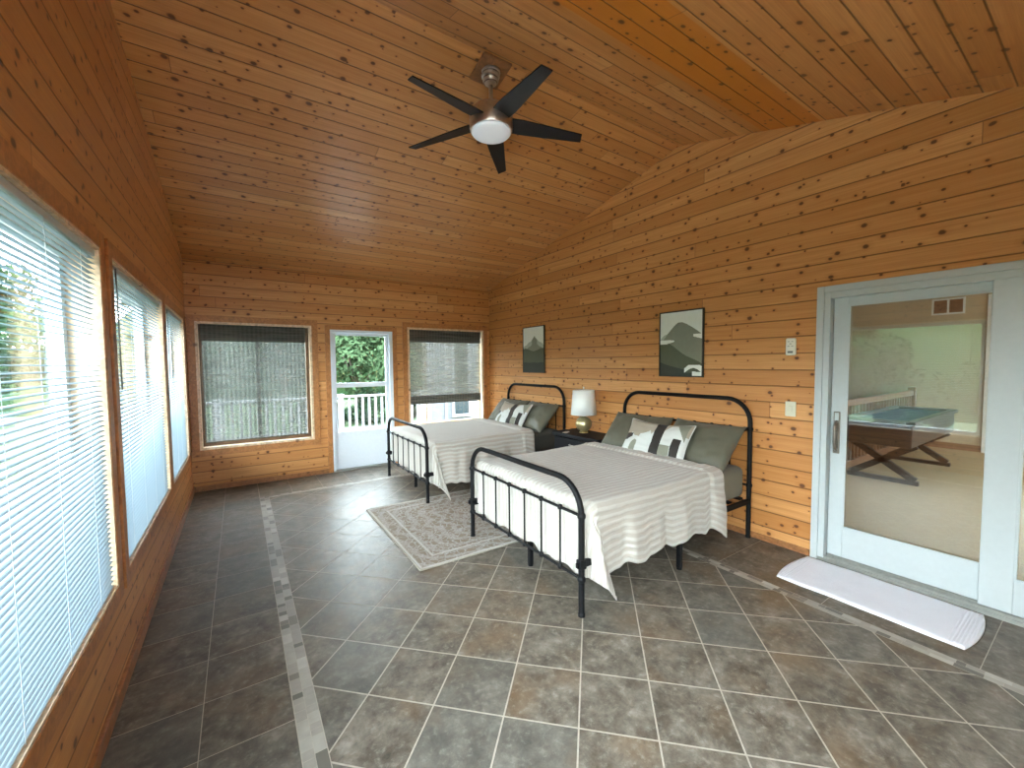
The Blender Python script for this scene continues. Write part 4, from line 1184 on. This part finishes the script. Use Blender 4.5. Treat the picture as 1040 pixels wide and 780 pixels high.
# ------------------------------------------------------------------ outdoors
GZ = -.75
struct(box_obj('lawn_ground', M['lawn'], (-60, 60, -40, 90, GZ - .1, GZ)))
struct(box_obj('gravel_yard', M['gravel'], (-1, 9, 10.2, 15.5, GZ, GZ + .01)))
struct(box_obj('deck_far', M['deck'], (XL - T, 3.62, YF + T, 9.15, -.16, -.06)))
def deck_rail(name, label, p0, p1, horizontal='x'):
    root = thing(name, label, 'railing', (p0[0], p0[1], -.06), math.atan2(p1[1] - p0[1], p1[0] - p0[0]))
    L = math.hypot(p1[0] - p0[0], p1[1] - p0[1])
    m = MB(); m.box(0, L, -.045, .045, .875, .915); m.build('top_rail', M['white_out'], root, bevel=.006)
    m = MB(); m.box(0, L, -.02, .02, .06, .11); m.build('bottom_rail', M['white_out'], root)
    k = 0; n = int(L / .1365)
    for k in range(n):
        x = .09 + k * .1365
        if x > L - .03: break
        m = MB(); m.box(x - .023, x + .023, -.018, .018, .11, .875); m.build('baluster', M['white_out'], root)
    for x in (0, 2.05, 4.15, L):
        m = MB(); m.box(x - .05, x + .05, -.05, .05, -.1, .93); m.box(x - .062, x + .062, -.062, .062, .93, .95); m.build('post', M['white_out'], root)
    return root
deck_rail('deck_railing', 'white deck railing seen through the far door and windows', (-2.4, 9.08), (3.52, 9.08))
# house wing at right of the far window
root = thing('house_wing', 'pale grey sided wing of the house outside the far right window', 'building', (3.62, 9.1, GZ))
m = MB(); m.add([(0, 0, 0), (6, 0, 0), (6, 4, 0), (1.9, 4, 0), (0, 0, 5), (6, 0, 5), (6, 4, 5), (1.9, 4, 5)], [(0, 1, 5, 4), (1, 2, 6, 5), (2, 3, 7, 6), (3, 0, 4, 7), (3, 2, 1, 0), (4, 5, 6, 7)]); m.build('siding', M['siding'], root)
m = MB(); m.box(-.03, .14, -.03, .0, 0, 5.0); m.box(.50, .56, -.03, 0, 0, 5); m.build('corner_board', M['white_out'], root)
f = MB(); frame_boxes(f, 'y', -.04, 0, .68, 1.20, .95, 2.95, .07); fo = f.build('window', M['white_out'], root)
box_obj('window_pane', M['extglass'], (.75, 1.13, -.02, -.005, 1.02, 2.88), fo)
m = MB(); m.box(0, 6.4, -.5, 4.4, 5.0, 5.15); m.build('roof_eave', M['white_out'], root)
struct(box_obj('bounce_slab', simple('pale_bounce_surface', (.50, .50, .47), .9, 0, .06, 4), (-6, 8, -14, YB - T, -.20, -.06)))  # unseen reflector, added to bounce daylight through the back window onto the ceiling
# posts outside the left windows (covered porch)
struct(box_obj('deck_left', simple('bounce_deck_boards', (.20, .19, .17), .8, 0, .12, 12), (-2.9, XL - T, -3.0, 8.2, -.16, -.06)))  # deck tone set for the daylight it bounces up through the blinds
for i_, yy in enumerate((4.2, 7.9)):
    m = MB(); m.box(-.065, .065, -.065, .065, 0, 2.9); m.box(-.09, .09, -.09, .09, 0, .15); o = m.build('porch_post', M['white_out'], None, bevel=.005, loc=(-2.0, yy, -.06))
    tag(o, ['white porch post outside the big left window', 'white porch post outside the farther left windows'][i_], 'post', 'porch posts')

def tree(label, x, y, h, r, mat, seed, group, trunk_h=None, n=9000, leaf=.12, name='leafy_tree'):
    rg = random.Random(seed); root = thing(name, label, 'tree', (x, y, GZ), rg.random() * 6.28, group)
    th = trunk_h if trunk_h is not None else h * .3
    m = MB(); m.tube([(0, 0, 0), (.05, .02, th), (-.03, .05, h * .75)], [r * .07, r * .05, r * .02], 9)
    for k in range(5):
        a = rg.random() * 6.28; m.tube([(0, 0, th * (.8 + .2 * k / 5)), (r * .4 * math.cos(a), r * .4 * math.sin(a), th + h * .3)], [r * .03, r * .01], 6)
    m.build('trunk', M['bark'], root, smooth=True)
    blobs = []
    for k in range(16):
        a = rg.random() * 6.28; t = rg.random(); zz = th + (h - th) * (.12 + .78 * t); rr = r * (1 - .65 * t) * math.sqrt(rg.random())
        blobs.append((rr * math.cos(a), rr * math.sin(a), zz, r * (.50 - .22 * t)))
    v = []; fs = []; at = []
    for i in range(n):
        bx, by, bz, br = blobs[i % 16]
        d = Vector((rg.gauss(0, 1), rg.gauss(0, 1), rg.gauss(0, 1))).normalized(); q = br * (1 - .35 * rg.random() ** 2)
        c = Vector((bx, by, bz)) + Vector((d.x * q, d.y * q, d.z * q * .85)); c.z = max(c.z, .1)
        nn = (d + Vector((rg.gauss(0, .5), rg.gauss(0, .5), rg.gauss(0, .5) + .4))).normalized()
        t1 = nn.orthogonal().normalized(); t1 = Matrix.Rotation(rg.random() * 6.28, 3, nn) @ t1; t2 = nn.cross(t1)
        s = leaf * (.6 + .8 * rg.random()); o = len(v)
        v += [tuple(c - t1 * s), tuple(c - t2 * s * .5), tuple(c + t1 * s), tuple(c + t2 * s * .5)]
        fs.append((o, o + 1, o + 2, o + 3)); at.append(rg.random())
    me = bpy.data.meshes.new('crown'); me.from_pydata(v, [], fs); me.materials.append(mat)
    a_ = me.attributes.new('rnd', 'FLOAT', 'FACE'); a_.data.foreach_set('value', at)
    o = bpy.data.objects.new('crown', me); C.objects.link(o); o.parent = root
    return root
m = MB(); NX_, NY_ = 60, 14; vs = []
for j in range(NY_ + 1):
    for i in range(NX_ + 1):
        x = -38 + 90 * i / NX_; y = 28 + 30 * j / NY_
        vs.append((x, y, GZ + 16 * (1 - math.exp(-(y - 28) / 9.0)) * (.85 + .25 * mnoise.noise(Vector((x * .08, y * .05, 0)))) * max(0, min(1, (x + 11) / 8)) + 1.6 * mnoise.noise(Vector((x * .5, y * .5, 2))) * min(1, (y - 28) / 3)))
m.add(vs, [(j * (NX_ + 1) + i, j * (NX_ + 1) + i + 1, (j + 1) * (NX_ + 1) + i + 1, (j + 1) * (NX_ + 1) + i) for j in range(NY_) for i in range(NX_)])
struct(m.build('wooded_hill', leaf_mat('hill_foliage', (.010, .024, .010), (.034, .064, .026)), smooth=True))
G1 = 'trees beyond the deck railing'
tree('bright green tree seen in the upper pane of the far door', 4.6, 19.5, 5.6, 2.3, M['leaf_b'], 1, G1, 1.0)
tree('bushy mid green tree rising behind the bright one in the far door', 9.6, 29.0, 11.0, 3.9, M['leaf_a'], 2, G1, 1.5)
tree('tall dark tree between the far door and the left shade', 1.5, 29.5, 12.5, 4.2, M['leaf_c'], 3, G1, 1.2)
tree('dark green tree behind the left half of the lowered shade', -1.6, 18.5, 8.5, 2.6, M['leaf_a'], 4, G1, 1.0)
tree('mid green tree behind the right half of the lowered shade', 1.9, 23.6, 8.8, 2.1, M['leaf_a'], 5, G1, 1.0)
tree('lower round tree left of the deck, in line with the porch posts', -8.0, 24.0, 7.2, 2.8, M['leaf_a'], 8, G1, .8)
tree('broad green tree visible past the house corner', 11.2, 20.5, 9.5, 3.2, M['leaf_a'], 6, G1, 1.0)
for i_, x in enumerate((2.2, 4.2, 6.1, 8.0)):
    tree(['dark low shrub at the left behind the door railing', 'dark low shrub, second from left behind the door railing', 'dark low shrub, third from left behind the door railing', 'dark low shrub nearest the house behind the railing'][i_], x, 16.0 + .3 * i_, 1.35, .85, M['leaf_c'], 20 + i_, 'shrubs behind the gravel', .1, 1500, .09, 'low_shrub')
G2 = 'trees outside the left windows'
tree('dark leafy tree outside the near left blind', -8.0, 5.2, 4.1, 2.3, M['leaf_a'], 11, G2, .5)
tree('leafy tree outside the left windows, beside the porch post', -9.5, 9.8, 4.6, 2.3, M['leaf_a'], 12, G2, .5)
tree('tall tree at the far end outside the left windows', -9.0, 15.5, 6.0, 2.8, M['leaf_c'], 13, G2, .6)
tree('round green tree reflected faintly in the sliding door', -10.5, .2, 4.0, 2.2, M['leaf_b'], 14, G2, .4)
m = MB(); NX_, NY_ = 14, 50; vs = []
for j in range(NY_ + 1):
    for i in range(NX_ + 1):
        x = -14 - 20 * i / NX_; y = -30 + 110 * j / NY_
        vs.append((x, y, GZ + 5.2 * (1 - math.exp(-(-14 - x) / 5.0)) + .7 * mnoise.noise(Vector((x * .5, y * .5, 7))) * min(1, (-14 - x) / 3)))
m.add(vs, [(j * (NX_ + 1) + i, j * (NX_ + 1) + i + 1, (j + 1) * (NX_ + 1) + i + 1, (j + 1) * (NX_ + 1) + i) for j in range(NY_) for i in range(NX_)])
struct(m.build('wooded_bank', leaf_mat('bank_foliage', (.018, .036, .016), (.050, .085, .036)), smooth=True))
